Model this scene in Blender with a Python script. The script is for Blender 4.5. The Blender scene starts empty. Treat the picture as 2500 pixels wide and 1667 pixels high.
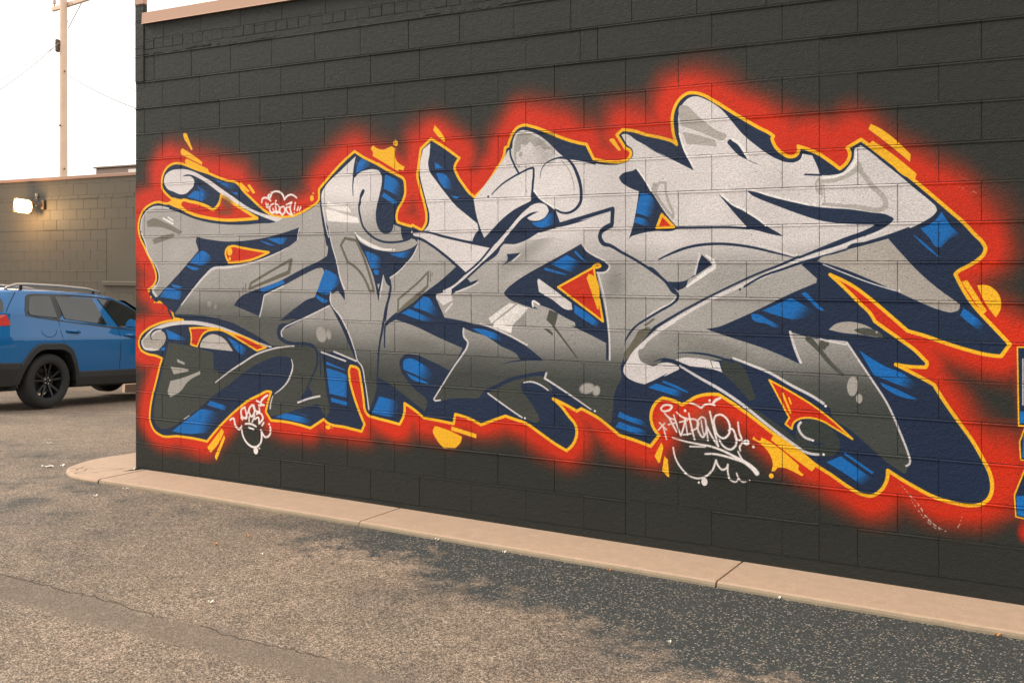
import bpy, bmesh, math, random
import numpy as np
from mathutils import Vector, Matrix
random.seed(7)
R = math.radians
sc = bpy.context.scene
COLL = sc.collection
# ------------------------------------------------------------------ camera, sky, sun, exposure
CAM_H = 1.6125
cam = bpy.data.objects.new('camera', bpy.data.cameras.new('camera')); COLL.objects.link(cam)
cam.location = (0, 0, CAM_H); cam.rotation_euler = (R(90), 0, 0)
cam.data.sensor_width = 36; cam.data.lens = 37.87; cam.data.shift_y = -0.0758
cam.data.clip_start = 0.05; cam.data.clip_end = 2000
sc.camera = cam
SUN_AZ, SUN_EL = -84.0, 44.0          # degrees from +Y (towards -X), elevation
w = bpy.data.worlds.new('World'); sc.world = w; w.use_nodes = True
nt = w.node_tree; bg = nt.nodes['Background']
sky = nt.nodes.new('ShaderNodeTexSky'); sky.sky_type = 'NISHITA'; sky.sun_disc = False
sky.sun_elevation = R(SUN_EL); sky.sun_rotation = R(SUN_AZ); sky.dust_density = 2.0; sky.air_density = 1.0; sky.ozone_density = 1.0
hs = nt.nodes.new('ShaderNodeHueSaturation'); hs.inputs['Saturation'].default_value = 0.22
mx = nt.nodes.new('ShaderNodeMixRGB'); mx.blend_type = 'MULTIPLY'; mx.inputs[0].default_value = 1.0; mx.inputs[2].default_value = (1.0, 0.96, 0.91, 1)
nt.links.new(sky.outputs[0], hs.inputs['Color']); nt.links.new(hs.outputs[0], mx.inputs[1]); ov = nt.nodes.new('ShaderNodeMixRGB'); ov.inputs[0].default_value = 0.72; ov.inputs[2].default_value = (9.6, 9.2, 8.7, 1)   # even bright overcast over the clear sky
nt.links.new(mx.outputs[0], ov.inputs[1]); nt.links.new(ov.outputs[0], bg.inputs[0])
bg.inputs[1].default_value = 0.15
sl = bpy.data.lights.new('sun', 'SUN'); sl.energy = 1.5; sl.angle = R(25); sl.color = (1.0, 0.93, 0.82)
so = bpy.data.objects.new('sun', sl); COLL.objects.link(so)
d = Vector((math.sin(R(SUN_AZ)) * math.cos(R(SUN_EL)), math.cos(R(SUN_AZ)) * math.cos(R(SUN_EL)), math.sin(R(SUN_EL))))
so.rotation_euler = d.to_track_quat('Z', 'Y').to_euler(); so.location = d * 40
sc.view_settings.view_transform = 'Standard'; sc.view_settings.look = 'None'
sc.view_settings.exposure = 0.42; sc.view_settings.gamma = 1.0; sc.view_settings.use_curve_mapping = False
# ------------------------------------------------------------------ helpers
def tag(o, label=None, cat=None, group=None, kind=None):
    if label: o['label'] = label
    if cat: o['category'] = cat
    if group: o['group'] = group
    if kind: o['kind'] = kind
    return o
def link(o, parent=None):
    COLL.objects.link(o)
    if parent: o.parent = parent
    return o
def empty(name, loc=(0, 0, 0), rot=(0, 0, 0)):
    o = bpy.data.objects.new(name, None); o.location = loc; o.rotation_euler = rot; o.empty_display_size = .2
    return link(o)
def mesh(name, verts, faces, mat=None, smooth=False):
    me = bpy.data.meshes.new(name); me.from_pydata([tuple(v) for v in verts], [], [tuple(f) for f in faces])
    if mat: me.materials.append(mat)
    if smooth: me.polygons.foreach_set('use_smooth', [True] * len(me.polygons))
    me.update(); return me
def obj(name, me, parent=None, loc=None, rot=None):
    o = bpy.data.objects.new(name, me)
    if loc is not None: o.location = loc
    if rot is not None: o.rotation_euler = rot
    return link(o, parent)
class MB:
    def __init__(s): s.v = []; s.f = []
    def add(s, vs, fs):
        k = len(s.v); s.v += [tuple(v) for v in vs]; s.f += [tuple(i + k for i in f) for f in fs]
    def box(s, a, b, M=None):
        (x0, y0, z0), (x1, y1, z1) = a, b
        vs = [Vector(p) for p in ((x0, y0, z0), (x1, y0, z0), (x1, y1, z0), (x0, y1, z0), (x0, y0, z1), (x1, y0, z1), (x1, y1, z1), (x0, y1, z1))]
        if M: vs = [M @ v for v in vs]
        s.add(vs, [(0, 3, 2, 1), (4, 5, 6, 7), (0, 1, 5, 4), (1, 2, 6, 5), (2, 3, 7, 6), (3, 0, 4, 7)])
    def cbox(s, a, b, c=0.01, M=None):      # chamfered box
        bm = bmesh.new(); bmesh.ops.create_cube(bm, size=1)
        for v in bm.verts: v.co = Vector([(a[i] + b[i]) / 2 + v.co[i] * (b[i] - a[i]) for i in range(3)])
        bmesh.ops.bevel(bm, geom=bm.edges[:], offset=c, segments=1, affect='EDGES')
        vs = [M @ v.co if M else v.co.copy() for v in bm.verts]
        s.add(vs, [[v.index for v in f.verts] for f in bm.faces]); bm.free()
    def tube(s, pts, r, n=8, caps=True):
        pts = [Vector(p) for p in pts]; rs = r if isinstance(r, (list, tuple)) else [r] * len(pts); k = len(s.v)
        prev = None
        for i, p in enumerate(pts):
            t = (pts[min(i + 1, len(pts) - 1)] - pts[max(i - 1, 0)]).normalized()
            a = Vector((0, 0, 1)) if abs(t.z) < .9 else Vector((1, 0, 0))
            if prev is not None: a = prev
            x = (a - t * a.dot(t)).normalized(); y = t.cross(x); prev = x
            s.v += [tuple(p + (x * math.cos(q) + y * math.sin(q)) * rs[i]) for q in [2 * math.pi * j / n for j in range(n)]]
        for i in range(len(pts) - 1):
            for j in range(n): s.f.append((k + i * n + j, k + i * n + (j + 1) % n, k + (i + 1) * n + (j + 1) % n, k + (i + 1) * n + j))
        if caps:
            s.f.append(tuple(k + j for j in range(n))[::-1]); s.f.append(tuple(k + (len(pts) - 1) * n + j for j in range(n)))
    def lathe(s, prof, n=24, M=None):       # profile (r, axial) about local y axis
        k = len(s.v); m = len(prof)
        for j in range(n):
            q = 2 * math.pi * j / n
            for r, a in prof:
                v = Vector((r * math.cos(q), a, r * math.sin(q))); s.v.append(tuple(M @ v if M else v))
        for j in range(n):
            for i in range(m - 1): s.f.append((k + j * m + i, k + j * m + i + 1, k + ((j + 1) % n) * m + i + 1, k + ((j + 1) % n) * m + i))
    def build(s, name, mat, parent=None, smooth=False, loc=None):
        return obj(name, mesh(name, s.v, s.f, mat, smooth), parent, loc)
# ------------------------------------------------------------------ materials
def srgb(r, g, b):
    return tuple(((c / 255) / 12.92 if c / 255 <= .04045 else ((c / 255 + .055) / 1.055) ** 2.4) for c in (r, g, b)) + (1,)
class N:
    def __init__(s, name):
        s.m = bpy.data.materials.new(name); s.m.use_nodes = True; s.t = s.m.node_tree; s.b = s.t.nodes['Principled BSDF']
    def n(s, typ, **kw):
        x = s.t.nodes.new(typ)
        for k, v in kw.items(): setattr(x, k, v)
        return x
    def l(s, a, b): s.t.links.new(a, b)
    def coord(s, o=None):
        c = s.n('ShaderNodeTexCoord')
        if o: c.object = o
        return c.outputs['Object']
    def noise(s, v, scale, detail=3, rough=.55, dist=0):
        x = s.n('ShaderNodeTexNoise'); x.inputs['Scale'].default_value = scale; x.inputs['Detail'].default_value = detail; x.inputs['Roughness'].default_value = rough; x.inputs['Distortion'].default_value = dist
        if v: s.l(v, x.inputs['Vector'])
        return x.outputs['Fac']
    def ramp(s, f, stops, interp='LINEAR'):
        x = s.n('ShaderNodeValToRGB'); x.color_ramp.interpolation = interp; e = x.color_ramp.elements
        while len(e) < len(stops): e.new(.5)
        for k, (p, c) in enumerate(stops): e[k].position = p; e[k].color = c if len(c) == 4 else (c[0], c[1], c[2], 1)
        s.l(f, x.inputs[0]); return x.outputs[0]
    def mix(s, f, a, b, mode='MIX'):
        x = s.n('ShaderNodeMix', data_type='RGBA', blend_type=mode)
        for sock, v in ((x.inputs[0], f), (x.inputs[6], a), (x.inputs[7], b)):
            if hasattr(v, 'links'): s.l(v, sock)
            else: sock.default_value = v
        return x.outputs[2]
    def math(s, op, a, b=0.0, c=None, clamp=False):
        x = s.n('ShaderNodeMath', operation=op, use_clamp=clamp)
        for i, v in enumerate((a, b) if c is None else (a, b, c)):
            if hasattr(v, 'links'): s.l(v, x.inputs[i])
            else: x.inputs[i].default_value = v
        return x.outputs[0]
    def bump(s, h, strength=.5, dist=.002, prev=None):
        x = s.n('ShaderNodeBump'); x.inputs['Strength'].default_value = strength; x.inputs['Distance'].default_value = dist
        s.l(h, x.inputs['Height'])
        if prev: s.l(prev, x.inputs['Normal'])
        return x.outputs[0]
    def set(s, **kw):
        for k, v in kw.items():
            i = s.b.inputs[k.replace('_', ' ')]
            if hasattr(v, 'links'): s.l(v, i)
            else: i.default_value = v
        return s.m
def g1(v): return (v, v, v, 1)
def flat(name, col, rough=.5, var=.12, scale=8, bump=0, bscale=80, **kw):
    x = N(name); v = x.coord(); n = x.noise(v, scale, 4)
    c = x.mix(x.math('MULTIPLY', n, 1.0), tuple(k * (1 - var) for k in col[:3]) + (1,), tuple(min(1, k * (1 + var)) for k in col[:3]) + (1,))
    x.set(Base_Color=c, Roughness=rough, **kw)
    if bump: x.set(Normal=x.bump(x.noise(v, bscale, 3), bump, .003))
    return x.m
# ------------------------------------------------------------------ frame of the painted building
PHI = math.atan2(.5012, .8653)
CORNER = Vector((-2.987, 8.549, 0))
TX, TY = Vector((math.cos(PHI), -math.sin(PHI), 0)), Vector((math.sin(PHI), math.cos(PHI), 0))   # along the wall, into the building
def W2(t, y, z): return CORNER + TX * t + TY * y + Vector((0, 0, z))
def softplus(x, k=.5): return k * math.log1p(math.exp(min(40, x / k)))
def walk_z(t): return -.007 - .0133 * softplus(min(t, 9) - .9, .35)
def ground_z(X, Y):
    dlt = Vector((X, Y, 0)) - CORNER; t = dlt.dot(TX)
    return walk_z(max(-1, t)) - .03 - .060 * softplus(min(Y, 24) - 9.6, .4)
building = empty('building', CORNER, (0, 0, -PHI))
# ------------------------------------------------------------------ mural: shapes in millimetres on the wall, painted into an image
MURAL = """E|red|6359,1249|74.3,74.3,0,59.5
E|red|6318,585|74.8,164.1,0,89.5
E|red|6439,523|59.9,243.4,0,44.3
E|red|6439,1001|73.2,243.4,0,44.3
P|navy|296,2245 310,2305 353,2356 428,2386 502,2384 566,2366 667,2332 793,2298 881,2267 987,2235 1090,2212 1109,2199! 1150,2156 1227,2097 1311,2035 1377,1993 1443,1963 1533,1949 1622,1953 1718,1979 1797,2013 1867,2053 1877,2068! 1877,2138! 1965,2218 2079,2312 2194,2389! 2266,2347 2376,2298 2484,2244 2562,2209 2612,2178 2622,2135 2619,2072 2598,2026 2562,1976 2552,1918 2562,1892! 2626,1874 2675,1862! 2683,1870! 2758,1836! 2792,1885 2796,1930 2779,2010 2744,2119 2723,2211 2727,2233 2741,2324 2751,2377! 2833,2438! 2901,2400 3055,2300! 3019,2237 3035,2198 3088,2123 3140,2066 3172,2043! 3242,2099 3338,2216 3388,2289 3401,2348! 3423,2358! 3429,2379 3451,2427 3494,2472 3541,2483 3593,2472 3678,2442 3738,2417 3827,2380 3915,2352 3976,2338! 3999,2295 4025,2247! 4059,2238 4144,2224 4211,2223 4256,2241 4269,2271 4261,2287 4233,2301! 4200,2351 4178,2383! 4214,2413! 4283,2402 4365,2374 4473,2346 4542,2319 4558,2306! 4540,2361 4532,2412 4532,2471 4545,2520 4582,2572 4624,2596 4665,2597 4717,2581 4793,2536 4894,2468 4968,2420 5042,2374 5114,2332 5129,2319! 5120,2308! 5138,2264 5177,2224 5219,2201 5252,2206 5269,2229 5266,2257! 5327,2233 5378,2209 5419,2180 5491,2123! 5521,2147 5541,2183 5543,2205 5530,2234! 5601,2274! 5636,2246 5715,2179 5869,2047 5969,1955 6051,1878 6112,1820 6165,1758 6197,1723 6212,1692 6205,1662 6181,1635 6139,1605 6082,1571 6071,1559! 6103,1491 6153,1408 6208,1341 6264,1279 6325,1210! 6284,1149! 6222,1154 6124,1176 6010,1210 5923,1240 5839,1262! 5753,1338 5654,1423 5561,1493 5439,1554! 5522,1477 5592,1406 5654,1343 5673,1308! 5715,1278 5805,1214 5879,1159 5916,1121 5934,1100 5927,1077! 5820,1079 5779,1085! 5865,1043 5967,990! 6010,920 6082,814 6153,713 6201,626 6236,548 6243,481 6229,434 6195,400 6139,386 6068,390 5982,407 5865,457 5739,526! 5734,475 5707,421 5654,383 5607,386 5529,422 5451,470 5359,521 5280,579 5186,637 5124,674 5017,747 4919,810 4811,869! 4742,865 4670,843 4619,810 4592,796! 4534,817 4473,828! 4433,800 4406,758 4398,697 4412,653 4449,607! 4395,539! 4311,562 4194,588! 4144,623 4059,678 3941,729! 3909,712! 3833,746 3747,777! 3798,738 3857,674 3898,630 3909,599 3906,557 3880,503 3839,465! 3768,496 3648,561 3556,610 3463,633 3404,647! 3306,610 3222,577! 3134,610 3025,632! 3010,568! 2901,579 2772,590! 2696,638 2617,676! 2612,598 2576,532! 2484,546 2376,561 2310,577 2284,610 2273,674 2258,761 2240,843 2229,883 2158,905! 2147,885 2151,814 2177,727 2221,624 2281,510! 2255,460! 2117,477 1942,503 1919,519! 1798,447! 1678,465 1558,475 1427,475! 1377,533! 1402,619 1427,682! 1394,684 1311,651 1210,607 1099,536 969,438 864,347 784,269! 658,279 474,283 287,275 210,309 167,373 167,473 191,575 239,712 282,834 301,875! 239,892 124,907 56,938 36,985 56,1040 124,1092 239,1139 381,1170 530,1180! 428,1192! 423,1210 404,1263! 451,1294! 334,1309 239,1316! 230,1336 148,1398! 148,1412! 210,1453 230,1486 230,1526 191,1613 134,1694 95,1755 51,1823 32,1897 46,1971 95,2038 163,2076 249,2094 362,2081 409,2096! 400,2119! 353,2150 306,2192||yel,19.1
S|navy|239,1332 230,1336 172,1379|36.7
P|g1|61,1883 71,1964 124,2023 201,2052 277,2056 372,2037 484,2008 612,1966 793,1926 969,1907 1142,1901 1311,1907 1468,1916 1533,1940 1638,1947 1758,1981 1887,2047! 1895,2004 1906,1914 1937,1823 1960,1751 1956,1703 1952,1667! 1991,1619! 1991,1320! 1797,1244 1638,1191 1493,1156 1484,1112 1501,1070 1558,1041 1622,1028 1476,1007 1427,1021! 1311,1076 1184,1125 1056,1169 881,1202 703,1220 521,1223 437,1224! 239,1353! 191,1406! 239,1443 268,1500 258,1547 225,1607 143,1707 114,1781 66,1849||
P|lite|320,2251 334,2297 381,2328 474,2341 566,2335 658,2310 757,2267 837,2231 881,2204 969,2156 1056,2109 1184,2039 1294,1995 1394,1968 1460,1954 1533,1940 1476,1916! 1361,1950 1244,1990 1142,2030 1013,2091 925,2138 828,2196 757,2235 685,2267 612,2292 557,2295 521,2282! 566,2284 612,2279 649,2245 640,2206 603,2175 557,2150 502,2146 428,2168 353,2197||
P|navy|676,1815! 793,1797 969,1779 1142,1781 1352,1800 1558,1838 1694,1872! 1698,1851 1674,1781! 1582,1730 1394,1666 1269,1632 1142,1607 969,1591 846,1581! 748,1516 612,1398 502,1291 437,1224! 400,1250! 239,1346! 334,1421 521,1567 694,1714! 680,1750 667,1782||
P|navy|1926,1855 1942,1794 1959,1734 1948,1668! 1875,1631 1758,1589 1638,1540 1517,1490 1344,1439 1227,1406 1142,1376 1099,1347 1060,1302! 1184,1267 1311,1229! 1336,1307 1361,1383! 1476,1428 1598,1478 1718,1528 1797,1559 1860,1580 1906,1584! 1920,1565 1898,1499 1867,1432 1836,1375! 1781,1362 1678,1308 1574,1244 1509,1200! 1638,1215 1726,1224 1836,1269 1965,1320! 1980,1339! 1972,1375 1984,1411! 2049,1423! 2109,1359! 2102,1436 2068,1513 2037,1620 1999,1716 1974,1794 1965,1854||
S|navy|1897,2131 1894,2065 1899,2004 1915,1914 1938,1823 1957,1751|10.9,16.4,17.8,24.5,31.2
P|g1c|1968,1320! 1797,1244 1638,1191 1550,1152 1521,1120 1529,1083 1582,1060 1654,1045 1758,1048 1821,1039 1867,998 1891,990! 2011,992 2214,936! 2192,999 2199,995 2147,1088 2087,1192 1980,1327!||
P|foot|372,1004! 539,990 703,967 848,944! 853,822! 952,785! 1142,887 1269,949 1394,988 1541,1019 1662,1036 1758,1036 1821,1023 1898,981! 1922,874 1945,707 1964,565 1937,533! 1867,624! 1797,605 1678,572 1558,533 1427,506! 1402,544! 1435,652 1468,676 1525,713 1582,759 1622,823 1638,885 1622,927 1574,944 1493,943 1394,917 1269,867 1142,798 1013,715 881,637 793,580 703,516 539,420 409,351 334,329 268,334 220,370 206,443 230,578 287,741 334,883||
P|navy|1773,739! 1813,681 1797,662 1686,625! 1718,669||
S|navy|1718,1220 1598,1174 1513,1126 1505,1095 1550,1059 1638,1041 1758,1042 1821,1030 1860,986 1863,962 1860,907 1828,839 1789,765 1769,733|20.9,25.3,28.4,28.4,25.4,23.8,23.4,23.3,20.6,16.5,15.1,11.1
S|navy|1887,981 1895,825|10.9
P|mid2|707,977! 721,1017 766,1057 837,1082 890,1077 960,1051 1013,1008 1052,962! 881,968!||
P|mid|75,993 105,1041 182,1084 268,1093 334,1076 348,1036 325,982 258,946 172,936 95,953||
P|mid|95,1021 163,1077 287,1124 474,1162 658,1171 837,1146 969,1115 881,1128 703,1149 484,1143 315,1111 220,1079 143,1036||
S|wht2|95,1021 163,1077 287,1124 474,1156 658,1162 837,1145 1013,1108 1184,1062 1311,1029 1427,1008|11.2,27.7,30.5,30.0,29.1,25.2,11.5
S|wht2|268,943 172,940 95,953 73,993 95,1027|5.5,22.2,18.6,11.2
S|navy|187,1017 167,1043 182,1071 230,1096 287,1097 334,1076 348,1036 334,996 287,954|6.4,14.4,14.3,14.2,12.7
S|wht2|191,1054 230,1082 287,1092|11.1
P|g3c|2720,1785! 2833,1727 2955,1648 3032,1595! 2901,1496 2792,1427 2661,1340 2555,1278! 2484,1233 2459,1197! 2484,1348 2505,1453 2495,1516! 2576,1568 2654,1631 2720,1734||
P|g3f|2466,1191! 2548,1234 2696,1198 2901,1125 3081,1068! 3081,1064! 3029,978 2975,914! 2833,969 2696,1006 2619,1003 2580,964 2584,906 2647,824 2716,765 2799,702 2796,668 2779,633! 2696,684 2591,746 2484,803 2390,845! 2405,1002 2419,1119 2448,1266!||
P|g2|1903,2113 1919,2139 2079,2267 2201,2353! 2214,2335 2199,2268 2192,2209 2236,2240 2295,2255 2361,2258 2405,2244 2426,2211 2428,2165 2412,2096 2390,2021 2377,1945 2387,1881 2416,1834 2455,1816 2495,1821 2518,1844 2527,1879! 2587,1857! 2612,1771 2682,1793! 2727,1750! 2696,1671 2591,1574 2491,1513! 2502,1458 2484,1383 2455,1284 2437,1196 2416,1074 2397,939 2387,827 2376,733 2339,649 2321,613! 2295,717 2277,821 2229,948 2162,1099 2102,1180 2072,1216 1988,1333 1984,1399! 2049,1423! 2109,1359! 2102,1436 2064,1519 2034,1626 1988,1758 1965,1854 1915,1956 1901,2034||
P|wht|1953,2057! 1988,2038 2147,1998 2162,1968! 2064,1982 1949,2012!||
P|wht|1938,1997! 1988,1990 2102,1958 2221,1931! 2236,1893! 2102,1901 1957,1913!||
P|navy|2281,2118 2266,2125 2247,2101 2235,2055 2233,2013 2245,2016 2251,2060 2273,2094||
S|navy|2236,2025 2233,1990 2244,1937 2266,1872 2310,1824 2376,1782 2448,1761 2520,1757 2591,1763 2647,1776 2689,1799|14.5
S|navy|2210,2338 2195,2280 2184,2210 2178,2151 2181,2080|19.9,15.9,9.3,5.3
P|navy|2195,1824! 2229,1773 2303,1732 2412,1704 2520,1692 2626,1703 2696,1728 2725,1748! 2710,1700 2654,1631 2576,1568 2495,1522! 2498,1499 2505,1458! 2488,1464 2442,1542! 2416,1446 2399,1355! 2383,1428 2361,1509 2310,1620 2258,1708 2207,1785||
S|wht|2197,1830 2229,1794 2303,1753 2376,1724 2448,1709 2509,1708|6.1,22.8,25.6,25.4,16.3,13.3
E|wht|2530,1706|7.1,6.9,0,0.0
S|wht2|2723,1731 2689,1671 2626,1607 2555,1550 2498,1518|8.7
S|wht2|2441,1536 2428,1463 2414,1388|4.5,10.4,7.5
P|g2|2389,1472! 2410,1479! 2401,1437!||
S|navy|2495,1499 2502,1453 2491,1395 2462,1307 2444,1220 2430,1150 2412,1074 2401,1003 2394,886 2389,815|16.7,19.3,19.4,18.1,15.6,13.0,11.7
S|navy|2569,1284 2498,1239 2462,1203 2453,1162 2452,1093 2452,1046|19.1,15.4,14.2,12.9,10.3
S|navy|1979,1339 2075,1201 2133,1102 2184,1006 2207,965|20.3,26.8,26.7,25.2
S|wht2|1984,1411 1980,1357 2079,1234 2147,1123 2192,1024 2229,932 2245,919 2282,810 2303,705 2317,613|10.9,12.5,10.7,10.6,9.1,12.0
S|wht2|1965,1854 1988,1758 2036,1626 2066,1519 2103,1438|7.8,9.3,10.8,15.4
S|wht2|1909,2034 1922,1956 1943,1865 1965,1799|10.2
S|wht2|1965,1316 1849,1269 1731,1222 1638,1188 1550,1148 1525,1120 1533,1089|10.9
S|dkm|2109,1789! 2072,1742! 2132,1626! 2207,1585 2281,1509 2325,1427! 2361,1425! 2317,1556 2258,1685 2207,1774! 2109,1789!|17.4,20.1
S|dkm|2810,1558! 2806,1467! 2562,1286! 2566,1373! 2626,1414 2730,1489 2810,1558!|13.7
S|dkm|2806,1462! 2696,1378 2612,1322 2562,1286!|10.0,31.5,31.8,12.8
S|dkm|2827,1561 2828,1496|6.2
S|dkm|2844,1552 2840,1532|6.2
S|dkm|1618,1638! 1598,1552! 1394,1486 1214,1428! 1231,1469! 1394,1545 1618,1641!|28.1,30.9,24.4,19.0,18.9,18.6,21.1
S|dkm|1180,1462 1180,1412|8.8
S|dkm|1157,1437 1150,1411|8.8
P|dkm2|124,1943! 191,1968 334,1932 521,1859! 484,1837! 287,1896 138,1902!||
P|dkm2|191,1801! 334,1836 428,1848! 437,1821! 315,1789 210,1764!||
S|wht|313,1966 418,1922|14.6
S|wht|364,1974 417,1947|11.8
S|wht2|58,1877 71,1964 124,2023 201,2055 277,2058 372,2041|11.2
S|wht2|64,1856 109,1782 138,1701 225,1600 258,1547 266,1500 239,1446|12.1
S|wht2|225,1436 196,1406 230,1363|23.9
S|wht2|1694,1863 1677,1784|9.6
S|wht2|1582,1727 1394,1660 1269,1626 1142,1602 969,1585 846,1576 748,1510 612,1391 511,1295|6.5,11.7,22.3,17.5,10.7
S|wht2|1357,1376 1327,1257 1315,1223|10.8
S|wht2|1361,1383 1476,1426 1546,1453|9.9
P|ltm|465,879! 548,853! 544,836! 465,856!||
P|ltm|390,819! 585,806! 589,790! 428,758!||
P|ltm|390,704! 539,741 712,799! 712,773! 566,697 521,648 390,578! 358,619!||
E|ltm|1896,1114|44.9,57.2,-22,3.6
E|ltm|1964,1115|20.0,34.8,-10,3.6
E|ltm|805,1306|23.1,21.9,20,5.2
E|ltm|868,1288|15.9,18.0,20,5.1
S|wht2|872,720 1013,808 1142,877 1269,943 1394,984 1541,1013 1646,1023|8.7,13.5,13.2,11.3
S|wht2|1622,927 1634,885 1618,823 1574,753 1525,710 1464,672|6.5,14.5,14.5,11.3,6.6
S|wht2|1443,652 1427,608 1419,561|8.2,13.2
S|wht2|1682,621 1781,655 1883,679|14.4
S|wht2|1899,990 2113,937|12.6
S|wht2|2011,998 2207,941|12.4
S|ltm3|539,420 594,450|9.3
P|lite|2827,2410! 2820,2331 2810,2275 2820,2229 2874,2159 2955,2067 3035,1986 3114,1929 3193,1872! 3205,1828! 3180,1806 3154,1757! 2969,1787 2867,1805 2765,1826! 2813,1873 2820,1930 2799,2009 2765,2118 2741,2216 2751,2312 2768,2373!||
P|lite|2678,1842! 2673,1816! 2765,1820 2901,1796 3035,1769 3167,1743 3295,1724! 3263,1677 3205,1614 3101,1551! 3035,1592 2955,1659 2833,1733 2730,1782 2689,1803!||
S|navy|2716,1827! 2786,1824 2935,1791 3134,1750 3289,1721|6.3,16.2,16.0,14.2
S|navy|2689,1788 2751,1776 2833,1736 2955,1659 3035,1600 3101,1548|21.4,16.3,16.1,18.4,18.1
P|g3e|3118,1520! 3231,1603 3359,1696 3369,1723 3482,1738 3568,1767 3642,1806 3708,1831 3798,1840 3944,1871 4138,1926! 4141,1860! 4088,1827 4059,1792 4059,1769 4099,1727 4200,1680 4311,1629 4408,1569 4489,1509 4542,1445 4563,1423 4556,1398 4508,1367 4428,1325 4374,1289 4327,1265 4283,1234 4233,1156 4222,1054 4222,1031 4211,939 4166,844 4150,731 4138,653! 4088,675 4019,717 3915,777 3798,844 3696,901! 3702,939! 3666,937 3556,910 3432,876 3338,833 3267,791! 3199,749 3101,741 2969,727 2908,712 2854,717! 2915,805 3029,956 3095,1042 3121,1099 3095,1136 3088,1192! 3088,1193! 2942,1256! 2874,1383! 3005,1413!||
P|foot|3274,783! 3338,828 3432,871 3556,902 3666,916! 3708,875 3741,835 3732,816! 3702,833 3654,867 3599,875 3544,869 3516,849 3525,817 3568,766 3617,705 3648,654 3645,627 3617,620! 3556,637 3463,678 3369,726||
S|navy|3225,762 3270,800 3338,830 3432,876 3556,910 3666,932 3690,935|17.9,23.7,23.3,20.7,20.4
P|navy|2928,1261! 3101,1238 3205,1218 3242,1214 3369,1174 3494,1124 3581,1079 3648,1034 3675,1014! 3666,1014! 3513,1004! 3501,1025 3369,1090 3242,1154 3167,1170 3095,1193! 3081,1065! 2901,1125 2696,1198 2548,1234! 2591,1287!||
S|navy|3369,972 3432,990 3513,1004 3666,1014|2.3,9.3,9.1
P|navy|2995,1436! 3035,1470 3114,1520! 3140,1493! 3202,1511! 3186,1493 3101,1459 2999,1422!||
P|lite|3392,1799! 3388,1739 3327,1696 3231,1614 3134,1542 3035,1472 2995,1447! 2995,1413! 3005,1374! 2928,1339! 2871,1389! 2874,1412! 2928,1421! 2928,1438! 3002,1469 3101,1542 3205,1620 3295,1718 3338,1747!||
S|navy|3392,1826 3295,1715 3205,1623 3101,1548|12.9
S|navy|3392,1750 3327,1688 3231,1612 3121,1526|14.0
S|wht2|3199,1493 3114,1454 3048,1432|9.6
E|wht2|3033,1427|8.0,6.7,0,0.0
S|wht2|2999,1352 2948,1301|14.0
P|navy|3938,1733! 3962,1708 4031,1661 4099,1630 4124,1599 4110,1573 4042,1565! 4059,1490 4088,1382 4110,1265 4122,1152 4122,1034! 4107,1033! 4107,1136! 4031,1169 3874,1232! 3901,1230! 3898,1254! 3798,1298 3738,1329 3648,1359 3599,1379! 3611,1347! 3642,1327! 3525,1356 3420,1398 3393,1427 3407,1446 3463,1490 3587,1561 3708,1619 3827,1677||
S|wht|3605,1345 3602,1377 3648,1360|11.8
P|lite|3642,1521! 3738,1461 3874,1373! 3880,1332! 3857,1329 3738,1392 3645,1438! 3633,1508!||
S|wht2|3955,1723 3973,1697 4031,1661 4113,1618 4130,1599 4116,1572 4048,1558|11.4
S|wht2|4055,1552 4090,1429 4113,1306 4128,1178 4131,1034|10.0
P|navy|3413,1674! 3513,1680! 3451,1636 3372,1597! 3420,1647||
S|wht2|3513,1673 3457,1629|8.0
P|wht|3432,1365! 3473,1358! 3299,1232! 3277,1264!||
P|wht|3494,1356! 3568,1336! 3513,1275 3463,1231 3445,1174! 3312,1210! 3318,1235!||
P|dk|3720,1328! 3780,1308! 3774,1277 3756,1218! 3699,1264!||
S|dk|3747,1228 3827,1136 3909,1040|14.6,12.2,11.0
P|dk|3678,1211! 3714,1206 3747,1181! 3741,1167!||
S|wht2|3216,1227 3306,1205 3432,1160 3544,1110|9.6
E|wht2|3557,1104|7.4,6.4,0,0.0
E|ltm|3978,854|51.9,32.2,-15,7.3
E|ltm|4042,842|24.0,33.6,15,5.2
S|wht2|3699,933! 3687,901! 3798,844 3915,780 4005,729|14.3,11.6,8.8
E|wht|4030,720|7.4,6.7,0,0.0
S|wht2|3538,866 3593,874 3654,859 3711,828|9.3,11.8,9.1
S|wht2|3274,783 3369,729 3463,678 3525,646|10.9
E|wht|3545,642|7.4,6.4,0,0.0
S|wht2|3089,1192 3091,1139 3121,1104 3114,1071 3081,1025 3029,962 2915,805 2854,719! 2864,709! 2905,715|12.5,13.8,11.1,9.9,11.3
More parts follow.
